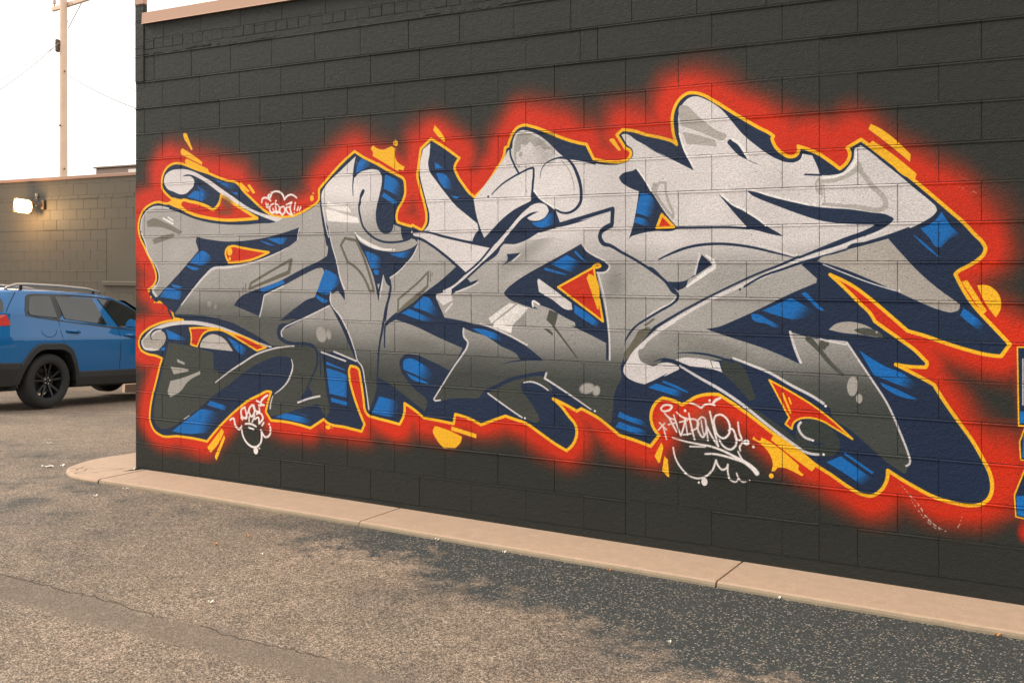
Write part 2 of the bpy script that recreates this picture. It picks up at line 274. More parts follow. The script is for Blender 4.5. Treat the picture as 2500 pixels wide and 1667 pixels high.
P|g4|3423,2331! 3448,2340 3457,2388 3482,2436 3519,2452 3568,2446 3642,2415 3714,2363 3774,2307 3815,2273! 3857,2258 3944,2246 4031,2221 4116,2207 4200,2208 4256,2226 4283,2260 4278,2291 4244,2318! 4208,2381! 4222,2386 4311,2340 4419,2278 4515,2219 4374,2301 4481,2245 4587,2190 4663,2150! 4629,2218 4587,2319 4569,2394 4571,2479 4598,2541 4639,2572 4681,2575 4742,2550 4804,2511 4844,2474 4894,2413 4959,2336 5017,2285 5081,2234 5138,2198 5210,2171 5252,2171 5280,2186 5290,2214! 5343,2202! 5359,2168 5373,2135 5387,2093! 5442,2091 5510,2106 5538,2137 5561,2173 5567,2218 5570,2229! 5601,2243! 5627,2224 5715,2147 5801,2072 5886,1993 5948,1938 5977,1906 5982,1888 5969,1867 5928,1837 5843,1794 5758,1764 5627,1720 5530,1696! 5465,1676 5373,1644 5327,1632! 5285,1607! 5369,1532! 5366,1509! 5233,1452 5114,1393 4993,1333 4894,1288 4819,1256 4737,1239! 4844,1207 4944,1179 5066,1145 5162,1111 5280,1062! 5252,1141 5217,1240! 5308,1215! 5378,1206! 5456,1193 5435,1198 5526,1192! 5576,1120 5654,1004 5737,875 5798,738 5846,609 5850,595 5842,556 5827,515! 5753,555 5661,630 5561,713 5443,807 5442,825 5405,851 5350,884 5233,938 5105,1004 4993,1044 4894,1078! 4829,1065 4742,1062 4639,1069 4550,1053! 4481,1055 4444,1028 4225,1001! 4239,1024 4222,1079 4233,1151! 4283,1219 4365,1292 4473,1349 4553,1391 4508,1362 4561,1398 4574,1425 4556,1457 4481,1526 4374,1596 4365,1594 4256,1650 4144,1696 4088,1733 4059,1769 4059,1792 4088,1827 4141,1860! 4144,1929! 3973,1881 3792,1869! 3765,1938! 3714,1977 3642,2032 3605,2065! 3587,2004! 3556,1992 3463,1951 3369,1888 3293,1819 3245,1778! 3216,1842 3183,1941 3167,2025! 3177,2035! 3242,2110 3318,2189 3388,2278||
P|lite|3325,1715! 3369,1774 3432,1838 3494,1902 3556,1954 3617,1984 3666,1986 3702,1966 3713,1939 3696,1908 3654,1885 3611,1881 3575,1889 3562,1900! 3593,1916 3645,1938! 3593,1932 3531,1901 3463,1838 3401,1774 3338,1714!||
S|wht2|3581,1969 3617,1984 3666,1986 3702,1966 3713,1939|6.6
S|navy|4150,1944! 3973,1899 3798,1856 3714,1831 3654,1816|21.5,24.1,22.3,19.3
S|navy|4151,1940! 4146,1852!|24.7
S|navy|4138,1842 4093,1819 4072,1791 4069,1766 4088,1735 4133,1722 4200,1686 4311,1629 4408,1569 4489,1509 4542,1445 4566,1433 4566,1413 4534,1382 4455,1336 4374,1289 4311,1250 4233,1156|32.2,34.6,27.1,19.5,16.2,15.1,14.9,15.8,15.6,15.5,15.4,14.3,13.3,12.3,12.4,11.5,10.5,8.5
S|wht2|4374,1304 4455,1351 4534,1395 4553,1418|7.2
S|wht2|4136,1809 4116,1809 4082,1784 4088,1763|8.7
S|navy|3437,2341 3441,2297 3463,2248 3488,2204 3504,2179|12.8
S|navy|3303,2056 3369,2111 3451,2157 3531,2191 3581,2209 3605,2210 3608,2182 3603,2118 3595,2033|5.9,10.5,11.4,14.8,14.9
E|navy|3275,2042|7.7,6.6,0,0.0
S|navy|3654,2146 3663,2196 3690,2232 3738,2256 3798,2265 3845,2256 3874,2229 3909,2167 3931,2106 3940,2043 3933,1986 3898,1945 3851,1925 3804,1928 3762,1949|2.3,4.5,7.9,10.1,12.3,16.7,21.0,20.9,19.8,18.7,15.5,13.3,12.3
S|navy|3798,2267 3851,2260 3944,2244 4031,2219|13.4
P|ltm2|3466,2339 3473,2388 3494,2424 3531,2435 3587,2424 3654,2391 3714,2342 3762,2297 3792,2272! 3774,2281 3732,2320 3678,2325 3660,2350 3611,2345 3581,2376 3550,2356 3519,2366 3510,2326 3485,2317! 3482,2285 3494,2236 3513,2229 3507,2216! 3482,2236 3466,2285||
E|ltm2|3512,2300|13.6,16.1,15,0.0
E|ltm2|3519,2272|4.3,3.8,0,0.0
S|ltm2|3804,2248 3845,2204 3874,2150 3889,2097 3892,2063|7.8
E|ltm2|3891,2034|4.7,4.7,0,0.0
S|wht|3611,2070 3654,2021 3714,1982 3774,1954|11.8
P|navy|4305,2176! 4283,2166 4217,2151 4194,2129 4206,2103 4250,2071 4322,2041! 4305,1940 4283,1839 4247,1736! 4264,1769 4311,1786 4419,1804 4547,1810 4566,1819! 4499,1895 4408,2028 4338,2131||
S|wht|4311,2173 4343,2131 4398,2043|10.9
S|navy|4374,1810 4534,1820 4691,1821 4894,1818 4993,1810|13.6,12.3,11.1,12.6
P|navy|4809,2009! 4844,1970 4894,1911 4934,1866 4976,1821! 4968,1810! 5042,1797 5114,1777 5181,1764! 5167,1776 5110,1810 5066,1840 4959,1909 4869,1974 4834,1990||
S|wht|4829,2009 4894,1949 4959,1916 5042,1862 5086,1825|12.5,13.4,9.9
E|wht|5108,1820|4.8,4.7,0,0.0
P|navy|4978,2024! 5042,2009 5138,1987 5233,1954 5364,1922 5465,1910 5403,1914 5538,1904 5649,1885 5745,1865 5769,1847 5758,1831 5715,1800 5627,1761 5494,1712 5373,1678 5271,1640! 5266,1651! 5373,1695 5533,1759 5605,1784 5671,1815! 5667,1820! 5583,1823 5494,1829 5403,1843 5465,1830 5369,1852 5280,1882 5138,1938 5042,1978 5003,1999||
S|wht|4973,2043 5090,1998 5233,1958 5327,1933|5.6,12.1,13.0,9.6
E|wht|5354,1936|8.3,8.4,0,0.0
S|wht2|5770,1840 5749,1809 5671,1772 5583,1741 5494,1705 5533,1719 5373,1661 5233,1614 5114,1562 4944,1489 4768,1409 4587,1309 4444,1226|5.0,15.3,20.9,21.3,19.8,17.2,20.3
S|navy|5843,1794 5758,1763 5627,1722 5538,1697 5533,1690 5419,1656 5350,1637 5280,1617 5186,1585 5066,1542 4963,1484|17.4,17.9,15.4,13.9,12.3,10.7
E|navy|4936,1467|6.4,6.3,0,0.0
S|navy|5266,1650 5186,1614 5042,1558 4894,1491 4742,1417 4587,1335 4428,1241|14.1,11.4,10.6,10.8,13.0,17.7
S|navy|4428,1241 4365,1186 4283,1112 4231,1039 4214,980 4222,950|18.7,20.9,23.4,21.3
P|wht2|4553,1301! 4446,1231 4365,1166 4283,1092 4239,1024 4225,1001 4222,965 4242,938 4283,917 4357,901! 4419,930 4499,971 4481,958 4574,1000! 4571,1019! 4508,1036 4444,1026 4419,1011 4371,1020 4332,1039 4319,1066 4324,1107 4338,1109 4371,1146 4435,1198 4553,1272!||
S|navy|4417,1037 4481,1055 4534,1042 4587,1020 4639,998|3.1,15.5,17.4,15.2
P|navy|4577,1034! 4639,1022 4753,1011 4783,1005! 4834,988! 4691,966! 4579,1015!||
S|navy|4447,1637 4534,1676 4639,1710 4742,1724 4844,1725 4944,1715 5042,1697 5138,1673 5248,1646|7.3,15.4,15.2,14.8,13.7,11.6,4.7
S|wht2|5022,1719 5138,1691 5241,1658|13.3
E|wht2|5257,1660|7.5,7.5,0,0.0
S|wht3|4444,1656 4534,1693 4650,1724|7.3
P|navy|4712,1665! 4776,1609! 4732,1582 4670,1542 4629,1517 4619,1488 4563,1457! 4540,1477 4505,1509! 4629,1522 4665,1547! 4691,1616||
S|wht2|4697,1660 4670,1552|12.7
S|wht|4737,1660 4783,1621 4788,1600 4742,1565 4691,1530 4624,1482|11.5,22.9,22.9,20.7,11.7
E|wht2|4695,1672|5.2,4.9,0,0.0
P|navy|4864,2303 4874,2315 4899,2309 4924,2286 4954,2241 4983,2195! 4934,2222 4884,2273||
S|wht|4897,2314 4934,2287 4963,2247 4985,2213|16.9
S|navy|4988,2191 5037,2170|2.9
P|ltm2|4592,2532 4608,2530 4691,2460 4793,2376 4859,2333 4849,2319 4819,2313! 4691,2372 4585,2413!||
P|ltm2|4592,2376! 4691,2352 4791,2317! 4803,2280! 4691,2296 4621,2305!||
S|ltm2|4435,2062! 4451,2089! 4489,2085! 4497,2010 4537,1914! 4537,1880! 4484,1941 4430,2032 4435,2062!|15.6
P|ltm2|4411,2091! 4438,2087! 4430,2037! 4499,1925 4537,1872! 4473,1941 4400,2048!||
S|ltm2|5403,2061 5471,2064 5538,2089 5587,2123! 5654,2032 5728,1935 5728,1913! 5710,1902 5583,1916 5403,1936|20.3,22.8,25.3,27.0,26.7,26.5,24.7,17.7,15.7
P|ltm2|5587,2162! 5605,2143! 5614,2106! 5574,2099!||
S|ltm2|5405,2046 5412,1935|7.4
S|ltm2|5378,2075 5364,2048 5369,2015 5394,1986! 5385,2070!|13.9
S|navy|5304,2100 5392,2093|9.3
S|wht|4574,2369 4603,2279 4663,2170|9.4,12.9,9.3
E|wht|4673,2163|5.2,4.9,0,0.0
S|wht|5579,2208 5571,2154 5538,2114 5471,2084 5403,2078|13.5
S|wht2|4374,2288 4481,2233 4587,2178|8.4
S|wht|5252,2167 5280,2182 5292,2209|6.5
P|mid|5741,1745! 5820,1652 5894,1570 5982,1490 6093,1407! 6086,1377 6053,1364 5996,1375 5879,1423 5790,1464 5638,1533 5498,1589 5403,1617 5369,1625! 5378,1637 5465,1666 5533,1687 5522,1685 5638,1716||
S|wht2|5403,1609 5506,1566 5638,1515 5775,1472|6.5
E|wht2|5796,1470|6.0,6.3,0,0.0
P|mid|5431,1257! 5466,1287 5522,1302 5584,1298 5638,1280 5673,1257 5692,1222! 5600,1235 5498,1243||
P|dk|5567,1258 5607,1271 5669,1263 5707,1242 5715,1227 5661,1229 5592,1242||
E|ltm|5682,1250|6.1,6.3,0,0.0
S|dk|5322,1204 5373,1155 5442,1074 5505,1018|32.6,25.9,22.9,20.0
E|dk|5400,1172|18.3,26.8,-15,0.0
E|dk|5423,1177|10.0,12.0,0,0.0
E|ltm|5556,957|28.1,52.7,5,2.4
E|ltm|5591,893|17.1,25.5,0,1.6
E|ltm|4602,1171|32.4,45.5,0,4.0
E|ltm|4664,1173|22.8,32.5,-15,3.9
E|ltm|4645,1138|6.2,5.9,0,0.0
P|dkm|4381,1242! 4400,1227! 4365,1181 4283,1092 4225,1023! 4222,1079! 4283,1158 4316,1215!||
P|dkm|4414,1293! 4425,1288! 4365,1244! 4354,1251!||
P|foot2|4834,1071 4924,1055 5017,892 5027,864 4993,843! 4919,920 4834,993!||
S|navy|4556,1093 4639,1099 4742,1093 4844,1072 4899,1057|2.0,11.1,13.0,12.8
P|wht2|4548,1053! 4587,1067 4665,1070 4753,1062 4814,1053! 4834,995! 4783,1010! 4753,1013 4639,1022!||
S|dk|4763,1060 4778,1017|4.0
S|wht2|5222,1238 5243,1164 5280,1072|14.1,15.1
S|wht2|5382,1205 5456,1191 5523,1180|9.6
S|wht2|5435,1200 5526,1194|6.5
S|wht2|5529,1190 5576,1120 5654,1004 5737,875 5798,738 5846,609 5850,595 5846,568 5832,558|10.9
P|foot2|4844,892! 4944,830 5042,789 5138,732 5205,690 5243,655 5280,626 5327,611 5373,582 5304,590 5233,636 5090,733 4968,815||
P|foot2|5276,742 5327,762 5396,756 5456,714 5489,657 5487,611 5456,580 5401,569 5336,579 5280,612 5257,647 5255,698||
S|navy|5327,648 5369,633 5405,643|4.6,13.9,13.9,5.5
S|wht2|5280,744 5267,723 5276,693 5304,664 5336,654|14.0
E|wht|5346,650|6.5,6.5,0,0.0
S|wht2|4899,1078 4993,1048 5105,1008 5233,942 5350,888 5403,856|14.7,15.9
E|wht|5414,842|7.3,7.4,0,0.0
S|wht2|4579,1020 4691,961 4819,899 4944,825 5090,721 5186,656 5262,609 5304,585 5341,577 5378,577|12.9,18.2,17.6,16.2,13.8
E|wht|5403,579|7.3,7.4,0,0.0
E|dks|2695,1078|159.9,39.9,5,34.2
E|dks|3580,1705|202.1,48.2,-35,42.8
E|dks|4166,1491|61.6,76.8,0,51.2
E|dks|4742,1134|255.6,53.8,12,34.2
E|dks|4427,1052|59.2,30.1,0,25.1
E|dks|774,1283|321.8,25.9,-3,25.9
E|dks|1209,1160|169.3,37.7,25,31.5
P|red|497,2067 511,2093 612,2087 793,2043 846,2022 881,2037 917,2081 930,2125! 1142,2018 1294,1946! 1142,1939 969,1939 793,1959 612,1998 530,2033||yel,23.4
E|brn|986,2066|60.9,38.3,30,25.5
E|brn|969,1996|78.5,19.2,0,19.2
P|yel|409,2127! 539,2102! 511,2090 502,2060 566,2009! 428,2052 362,2074! 407,2093 400,2113||
P|red|975,1696 995,1731 1047,1744 1142,1730 1269,1712 1404,1696! 1311,1663 1210,1637 1099,1625 1013,1621! 982,1664||yel,17.9
E|yel|1018,1703|26.0,31.8,0,0.0
E|yel|1018,1649|11.3,14.0,0,0.0
P|red|599,1120! 703,1126 810,1126 899,1123 987,1103 1142,1076 1269,1037 1376,1002! 1290,976! 1142,1038 1013,1091 934,1114 846,1114 784,1103 730,1069 703,1029 680,983! 612,996! 617,1065||yel,15.4
P|red|4466,1901! 4542,1826! 4436,1823!||yel,17.6
P|red|4024,1591! 4086,1265! 3780,1468!||yel,14.2
S|yel|4019,1593 4042,1608 4062,1609 4069,1599 4053,1591 4025,1590|15.3
P|yel|3990,1552! 4008,1547 4059,1336! 4048,1340! 3976,1526!||
P|red|5105,967! 5233,905 5346,842 5442,775 5557,676! 5465,726 5396,761 5327,773 5271,762 5243,742 5231,704! 5195,729! 5217,766! 5186,822 5138,909||yel,10.5
S|yel|5181,895 5224,794|12.3
S|yel|5215,874 5226,844|9.4
P|blue|855,2253! 908,2235 1073,2200! 1065,2169! 1013,2174 934,2209|925,2228 1090,2158|
P|blue|1030,2148! 1099,2139! 1099,2120!||
P|blue|685,2205! 810,2142! 802,2133 694,2185|685,2198 819,2129|
P|blue|649,2170! 766,2131 784,2104! 730,2086! 576,2124!|703,2126 802,2078|
P|blue|730,1711 810,1678 833,1652 793,1620 603,1620! 667,1678|748,1672 855,1626|
P|blue|566,1603! 703,1578! 694,1571 576,1587!||
P|blue|400,1455! 530,1436! 511,1429 409,1441||
P|blue|362,1431! 521,1403! 493,1334! 277,1353! 296,1380|446,1369 557,1345|
P|blue|1386,1797! 1582,1801! 1541,1755 1460,1768|1517,1786 1598,1748|
S|blue|1319,1782 1394,1759 1460,1743|2.9,14.3,2.9
P|blue|1311,1426! 1541,1496! 1558,1472! 1352,1404!||
P|blue|1934,1575! 1988,1555 2041,1525 2064,1483 2003,1435 1972,1405 1860,1415! 1880,1464|1995,1483 2079,1460|
P|blue|1849,1394! 1957,1354! 1949,1345 1849,1373!||
P|blue|339,1106! 521,1052! 557,1030 539,1020! 372,1030!|446,1059 576,1024|
P|blue|296,961! 334,956 320,936! 287,944||
P|blue|995,1065! 1090,1027 1184,977 1150,934! 1082,973 1047,1009|1108,993 1201,946|
P|blue|819,579! 982,551! 973,515! 784,544!|925,537 1013,518|
P|blue|703,503! 730,508 925,486! 881,425 766,333! 557,310 409,318!|703,412 846,339|
P|blue|1566,537! 1598,536 1797,508! 1789,474! 1468,502!|1678,502 1821,488|
S|blue|1638,551 1773,533|2.8,11.2,2.8
P|blue|1942,926! 2109,877! 2117,869! 1942,905!||
P|blue|1942,881! 2102,847 2132,837! 2132,683! 1972,703!|2094,788 2162,785|
P|blue|1984,677! 2128,653! 2132,627! 1988,647!||
P|blue|2405,709! 2484,699 2562,675 2548,605 2498,576! 2343,591!|2462,640 2576,624|
P|blue|2612,902! 2608,954 2640,978 2689,977 2765,944 2833,896 2847,852 2820,844 2696,878|2723,919 2854,858|
P|blue|2636,880! 2696,861 2799,826 2820,813! 2779,820 2661,853||
P|blue|2251,2336! 2332,2285 2281,2264 2207,2238! 2221,2302|2251,2307 2332,2250|
P|blue|2455,2219! 2513,2196 2562,2166 2584,2102 2576,2062! 2484,2105 2444,2121!|2513,2144 2605,2107|
P|blue|2444,2098! 2520,2052 2562,2025! 2527,2014! 2426,2072!||
P|blue|2861,2284! 2915,2253 2955,2232! 2867,2236!|2874,2261 2982,2228|
P|blue|2874,2210! 2955,2190 2989,2144 3009,2093! 2942,2106! 2901,2153|2928,2157 3029,2131|
P|blue|2992,2060! 3055,2047! 3035,2036 3015,2040!||
P|blue|2281,1699! 2361,1679 2412,1649 2416,1591 2397,1577! 2336,1582! 2310,1638|2354,1626 2441,1614|
P|blue|2354,1568! 2405,1562 2397,1539 2368,1539!||
P|blue|2491,1681! 2591,1689 2661,1703! 2671,1686 2626,1649! 2555,1660|2591,1683 2654,1643|
P|blue|2772,1396! 2820,1383 2847,1349 2888,1277 2881,1260! 2786,1297 2685,1323!|2792,1342 2901,1283|
P|blue|2654,1311! 2765,1274 2861,1237 2799,1229! 2689,1252 2591,1281!|2730,1273 2861,1225|
P|blue|3154,1195! 3263,1187 3359,1152 3388,1123 3327,1129 3231,1159|3293,1155 3394,1121|
P|blue|3726,1929! 3762,1907 3768,1870 3738,1854 3660,1837! 3617,1851 3593,1870! 3666,1882|3690,1887 3774,1880|
P|blue|4332,2028! 4392,2018 4419,1977 4414,1912 4392,1883! 4300,1915!|4365,1969 4435,1947|
P|blue|4300,1890! 4376,1863 4392,1837 4354,1838! 4291,1857!|4332,1869 4398,1842|
P|blue|3842,1667! 3944,1617! 3915,1588 3874,1557! 3729,1609!|3845,1614 3903,1562|
S|blue|3901,1685 3935,1653 3972,1626|15.5,13.2,5.5
S|blue|3691,1581 3756,1564 3836,1546|17.0,15.7,5.6
P|blue|3892,1361! 3973,1318 4059,1258! 4048,1227! 3962,1271 3895,1311!|4013,1272 4076,1233|
P|blue|4428,910! 4508,892 4598,857 4582,837! 4481,860 4377,884!|4524,873 4603,838|
S|blue|4476,922 4550,899 4624,871|13.4,16.4,8.1
P|blue|4194,729! 4256,707 4365,670 4376,651! 4283,669 4183,697!|4283,689 4387,651|
P|blue|4194,670! 4256,652 4365,619 4381,596! 4283,608 4166,635!|4283,633 4392,591|
P|blue|5229,1426! 5304,1383 5359,1351 5327,1327 5233,1306! 5162,1323 5066,1352!|5233,1348 5304,1294|
P|blue|5308,1460! 5355,1411 5410,1359! 5396,1359 5327,1411 5283,1450!||
P|blue|5003,1329 5032,1332 5114,1294 5165,1271! 5158,1262 5090,1279 5008,1305|5114,1284 5177,1262|
P|blue|6004,1881! 6051,1804 6088,1759 6051,1747 6023,1721 5998,1695 5982,1699 5944,1748 5902,1795! 5982,1844|6031,1769 6076,1729|
S|blue|5869,1762 5928,1706 5969,1668 5994,1646|2.6,12.0,12.0,3.4
P|blue|6110,1386! 6160,1348 6201,1296 6188,1273! 6139,1309 6093,1350!|6146,1325 6208,1274|
P|blue|5592,1152! 5715,1078 5835,1026 5872,992 5865,953! 5790,980 5669,1021!|5798,1020 5879,970|
P|blue|5699,987! 5790,953 5887,909! 5865,908 5753,939 5711,968!||
P|blue|5498,579! 5561,537 5657,479! 5607,434! 5522,485 5419,540!|5592,500 5646,450|
P|blue|5518,601! 5669,508! 5657,499! 5510,592!||
P|navy|6359,1198! 6453,1201! 6453,815! 6365,808!||yel,7.1
P|blue|6370,879! 6453,885! 6453,826! 6370,820!||
S|wht2|6384,1140 6384,913|6.5
P|navy|6403,831! 6369,728! 6374,639! 6453,635!||yel,7.0
P|blue|6386,763! 6453,775! 6453,657! 6381,651!||
P|navy|6399,612! 6346,462! 6352,355! 6453,339! 6453,672!||yel,7.0
P|blue|6354,457! 6453,473! 6453,352! 6359,363!||
E|redd|6392,281|30.2,44.5,0,22.2
P|yel|530,2611 566,2612! 630,2487! 617,2478! 576,2529 534,2584||
P|yel|521,2500! 612,2455 734,2384! 730,2362! 612,2410 511,2451! 502,2481||
P|yel|548,2406! 566,2419! 793,2330! 806,2297! 557,2373!||
P|yel|1090,2212! 1133,2214! 1218,2148! 1201,2139! 1133,2176 1109,2199||
P|yel|1193,2190! 1218,2198! 1273,2136! 1252,2125!||
P|yel|934,378! 960,358! 934,308 824,189! 802,200! 788,225!||
P|yel|960,332! 973,311! 881,133! 864,154! 868,174!||
P|yel|2864,543! 2969,523 3075,489! 3068,458 3022,410! 2935,402! 2881,448 2847,513||
P|yel|2995,550! 3186,515! 3186,487! 2989,524!||
P|yel|2354,2422! 2390,2399 2434,2388 2505,2408! 2545,2391! 2537,2351 2555,2304 2619,2264! 2608,2236! 2576,2248! 2562,2235! 2448,2298 2350,2349! 2354,2375! 2332,2402!||
P|yel|2397,2303! 2484,2255 2562,2212! 2520,2225 2383,2289!||
P|yel|2861,2526! 2895,2496 2945,2431! 2942,2409! 2895,2445 2850,2493!||
P|yel|4138,2365! 4161,2361! 4206,2290! 4189,2288! 4127,2355!||
P|yel|5651,2354! 5671,2344 5854,2181! 5850,2143! 5715,2264 5640,2327!||
P|yel|5660,2265! 5715,2226 5884,2079! 5875,2053! 5843,2061 5715,2179 5636,2239!||
P|yel|6128,1529! 6219,1376! 6201,1356! 6100,1521!||
P|yel|6174,1503! 6222,1504 6264,1474 6284,1429 6281,1381 6260,1343! 6215,1409||
P|yel|4463,570! 4476,538! 4455,451! 4444,445! 4420,483!||
P|yel|4481,489! 4503,471! 4513,367! 4500,371! 4468,403!||
P|yel|5129,665! 5369,519! 5341,482! 5233,551 5114,635!||
P|yel|5015,646! 5052,626 5061,645! 5129,613 5186,575 5271,508! 5266,484! 5297,459! 5285,451! 5233,474 5181,488 5153,485! 5136,464! 5117,460! 5124,513 5110,550 5076,594 5008,631!||
E|yel|1811,2076|17.2,21.2,0,0.0
E|yel|1824,2110|7.8,6.7,0,0.0
E|yel|215,1310|9.6,6.7,0,0.0
E|yel|172,1351|8.7,9.4,0,0.0
E|yel|1959,465|23.1,15.0,0,0.0
E|ora|1996,464|6.9,6.0,0,0.0
E|yel|2543,2425|19.9,20.7,0,0.0
E|yel|5116,435|13.5,14.2,0,0.0
S|navy|358,1278 381,1239 418,1191|6.3,20.5,20.5,9.4
S|tag|1336,2060 1344,2087 1386,2092 1423,2069|14.4
S|tag|1410,2118 1398,2107 1412,2095 1423,2107 1410,2118|14.3
S|tag|1419,2091 1439,2128 1493,2135 1533,2116 1556,2075! 1582,2099 1622,2108 1654,2095 1670,2084|14.3
S|tag|1450,2048 1415,2026 1420,1992 1453,1984 1445,2013|14.3
S|tag|1468,2054 1478,1977! 1511,1996 1505,2024 1472,2046|14.2
S|tag|1529,2023 1505,2002 1535,1964! 1559,1989 1550,2023 1521,2019|14.2
S|tag|1572,2036 1624,2054! 1608,2012 1629,1964! 1584,1981 1570,2012 1613,2018|14.1
S|tag|1435,1979 1484,1990 1537,1966|14.3
S|tag|1658,2050 1648,1999|14.0
S|tag|1686,2019 1674,1993|13.9
S|tag|1710,2018 1694,1994|13.9
S|tag|1377,2055 1386,2023|14.4
S|tag|1396,2048 1399,2017|14.3
E|tag|1426,2131|6.6,5.0,0,0.0
E|tag|1647,1977|6.4,4.9,0,0.0
E|tag|1473,2067|9.0,6.8,0,0.0
S|tag|1021,448 1056,463 1077,411 1116,386 1138,412|16.3
S|tag|1138,393 1150,344 1193,291 1252,267 1294,274 1327,308 1336,359 1332,396! 1344,372 1369,350 1402,358 1423,391 1419,427|16.2
S|tag|1172,554 1133,529 1143,482 1186,474 1180,523 1167,553|16.1
S|tag|1223,560 1176,472|16.0
S|tag|1244,577 1210,537 1237,489 1265,525 1244,577|16.0
S|tag|1260,575 1286,530 1315,535 1311,560|16.0
S|tag|1269,498 1244,452|16.0
S|tag|1214,487 1212,453|16.1
S|tag|1269,472 1302,487 1311,444! 1348,491 1323,520 1286,511|16.0
S|tag|1176,431 1227,435 1281,420|16.1
S|tag|1210,408 1260,397|16.1
S|tag|1357,454 1340,431|15.8
S|tag|1133,475 1146,460|16.2
S|tag|1286,611 1354,582|15.9
S|tag|1336,621 1326,575|15.9
S|tag|1327,603 1361,638 1394,656|15.9
S|tag|1307,578 1361,582|15.9
E|tag|1278,241|22.7,26.3,0,0.0
E|tag|1313,261|8.4,6.3,0,0.0
E|tag|1408,445|9.1,7.5,0,0.0
S|tag|4460,764 4476,783 4508,789 4529,783 4521,766 4495,753 4468,753 4460,764|12.4
S|tag|4642,809 4676,801 4708,785! 4737,808 4763,812 4791,805|11.1
S|tag|4778,815 4793,833 4821,848|14.9
S|tag|4484,739 4511,716 4545,706|10.3
S|tag|4507,675 4553,689|10.3
S|tag|4508,718 4534,677 4558,637|11.3
S|tag|4540,733 4561,674 4585,616! 4603,673 4609,710|10.2
S|tag|4558,750 4595,724 4634,717|10.2
S|tag|4574,693 4624,708|10.2
S|tag|4611,713 4625,624|10.2
S|tag|4600,623 4646,633|11.2
S|tag|4633,749 4645,691 4669,599|11.1
S|tag|4638,715 4670,717 4692,699 4683,669 4650,652|10.1
S|tag|4712,734 4691,714 4686,679 4697,641 4717,618 4736,644 4737,698 4727,729 4712,734|11.0
S|tag|4708,715 4714,676 4723,633|8.0
S|tag|4741,678 4749,601|11.0
S|tag|4760,768 4777,700 4810,575|12.0
S|tag|4742,683 4773,627 4810,574|11.0
S|tag|4784,716 4796,746 4826,755 4856,739 4878,698 4872,647 4841,622 4810,635 4791,677 4784,716|11.9
S|tag|4816,613 4844,575 4884,562 4913,588 4914,636 4889,679 4872,669|11.9
S|tag|4926,720 4935,659 4946,622 4924,620 4909,638|10.8
S|tag|4949,610 4968,616|8.8
S|tag|4951,603 4936,580 4940,560|10.7
S|tag|4452,681 4495,644|10.4
S|tag|4484,681 4444,638|10.3
S|tag|4473,668 4495,589|10.3
S|tag|4639,558 4732,564|10.1
S|tag|4732,523 4783,528 4844,522 4909,509 4959,497|12.0
S|tag|4926,555 4939,530 4956,505|9.8
S|tag|4537,543 4550,485 4582,433 4629,393 4681,379 4732,393 4773,432 4797,493! 4809,465 4834,443 4859,455 4867,475! 4867,431 4884,389 4909,381 4931,401|11.3
S|tag|4918,431 4934,399 4954,386 4976,391|9.8
S|tag|4534,600 4613,585 4691,576 4773,568 4844,549 4909,522 4968,496 5017,463 5035,443|9.2,10.2,11.1,12.8,14.7,21.4,28.9
E|tag|4757,830|7.1,7.8,0,0.0
E|tag|4609,762|8.4,8.9,0,0.0
E|tag|4974,608|18.7,17.3,0,0.0
E|tag|5014,588|7.8,8.1,0,0.0
E|tag|4727,363|18.5,23.5,0,0.0
E|tag|4693,355|7.2,6.9,0,0.0
E|tag|4994,398|3.9,3.4,0,0.0
E|haze|4497,684|58.5,44.9,0,39.9
E|haze|4711,680|66.8,83.3,0,58.8
S|scuf|5805,458 5842,415 5894,359 5938,294 6010,245 6057,238|3.1,7.6,10.6,10.5,4.4
S|scuf|5850,393 5894,328 5953,265 6010,232|3.0,6.0,6.0,3.0
S|scuf|6105,344 6096,298 6078,258|4.4
S|scuf|6100,2051 6129,2039|1.7,5.0,1.7
S|scuf|6088,2003 6133,1989 6173,1968 6191,1959|1.7,5.8,6.6,1.7"""
COL=dict(navy=(16,36,64),yel=(240,178,28),red=(198,38,0),redd=(180,26,8),brn=(96,64,48),blue=(0,102,178),lite=(214,207,206),wht=(232,226,222),wht2=(214,207,206),wht3=(200,192,188),
 mid=(166,159,151),mid2=(184,176,170),dk=(74,76,68),dkm=(100,96,83),dkm2=(122,115,105),ltm=(160,155,149),ltm2=(168,162,156),ltm3=(172,165,158),foot=(58,62,57),foot2=(46,53,50),dks=(92,92,84),ora=(238,120,60),tag=(232,222,220),haze=(190,150,140),scuf=(200,195,190))
LV=[(60,64,60),(160,156,152),(214,207,206)]
# grey bodies: stops (height m, level) on the wall
GRAD=dict(g1=[(1.18,0.25),(1.38,.9),(1.45,1.0),(1.98,1.08),(2.12,1.65)],g1c=[(1.03,.15),(1.14,.6),(1.22,1.0)],
 g2=[(.86,0.0),(.98,.25),(1.10,.7),(1.24,1.0),(1.85,1.05),(1.98,1.5),(2.10,2.0)],g3c=[(1.5,1.0),(1.75,1.1),(1.93,1.9)],
 g3f=[(.86,0.0),(.98,.25),(1.1,.7),(1.24,1.0)],g3e=[(.90,0.0),(1.0,.25),(1.12,.75),(1.24,1.0),(1.4,1.0),(1.6,1.15),(1.72,1.6),(1.82,2.0)],
 g4=[(.86,0.0),(.96,.15),(1.08,.7),(1.2,1.0),(1.55,1.05),(1.64,1.3),(1.74,1.9)])

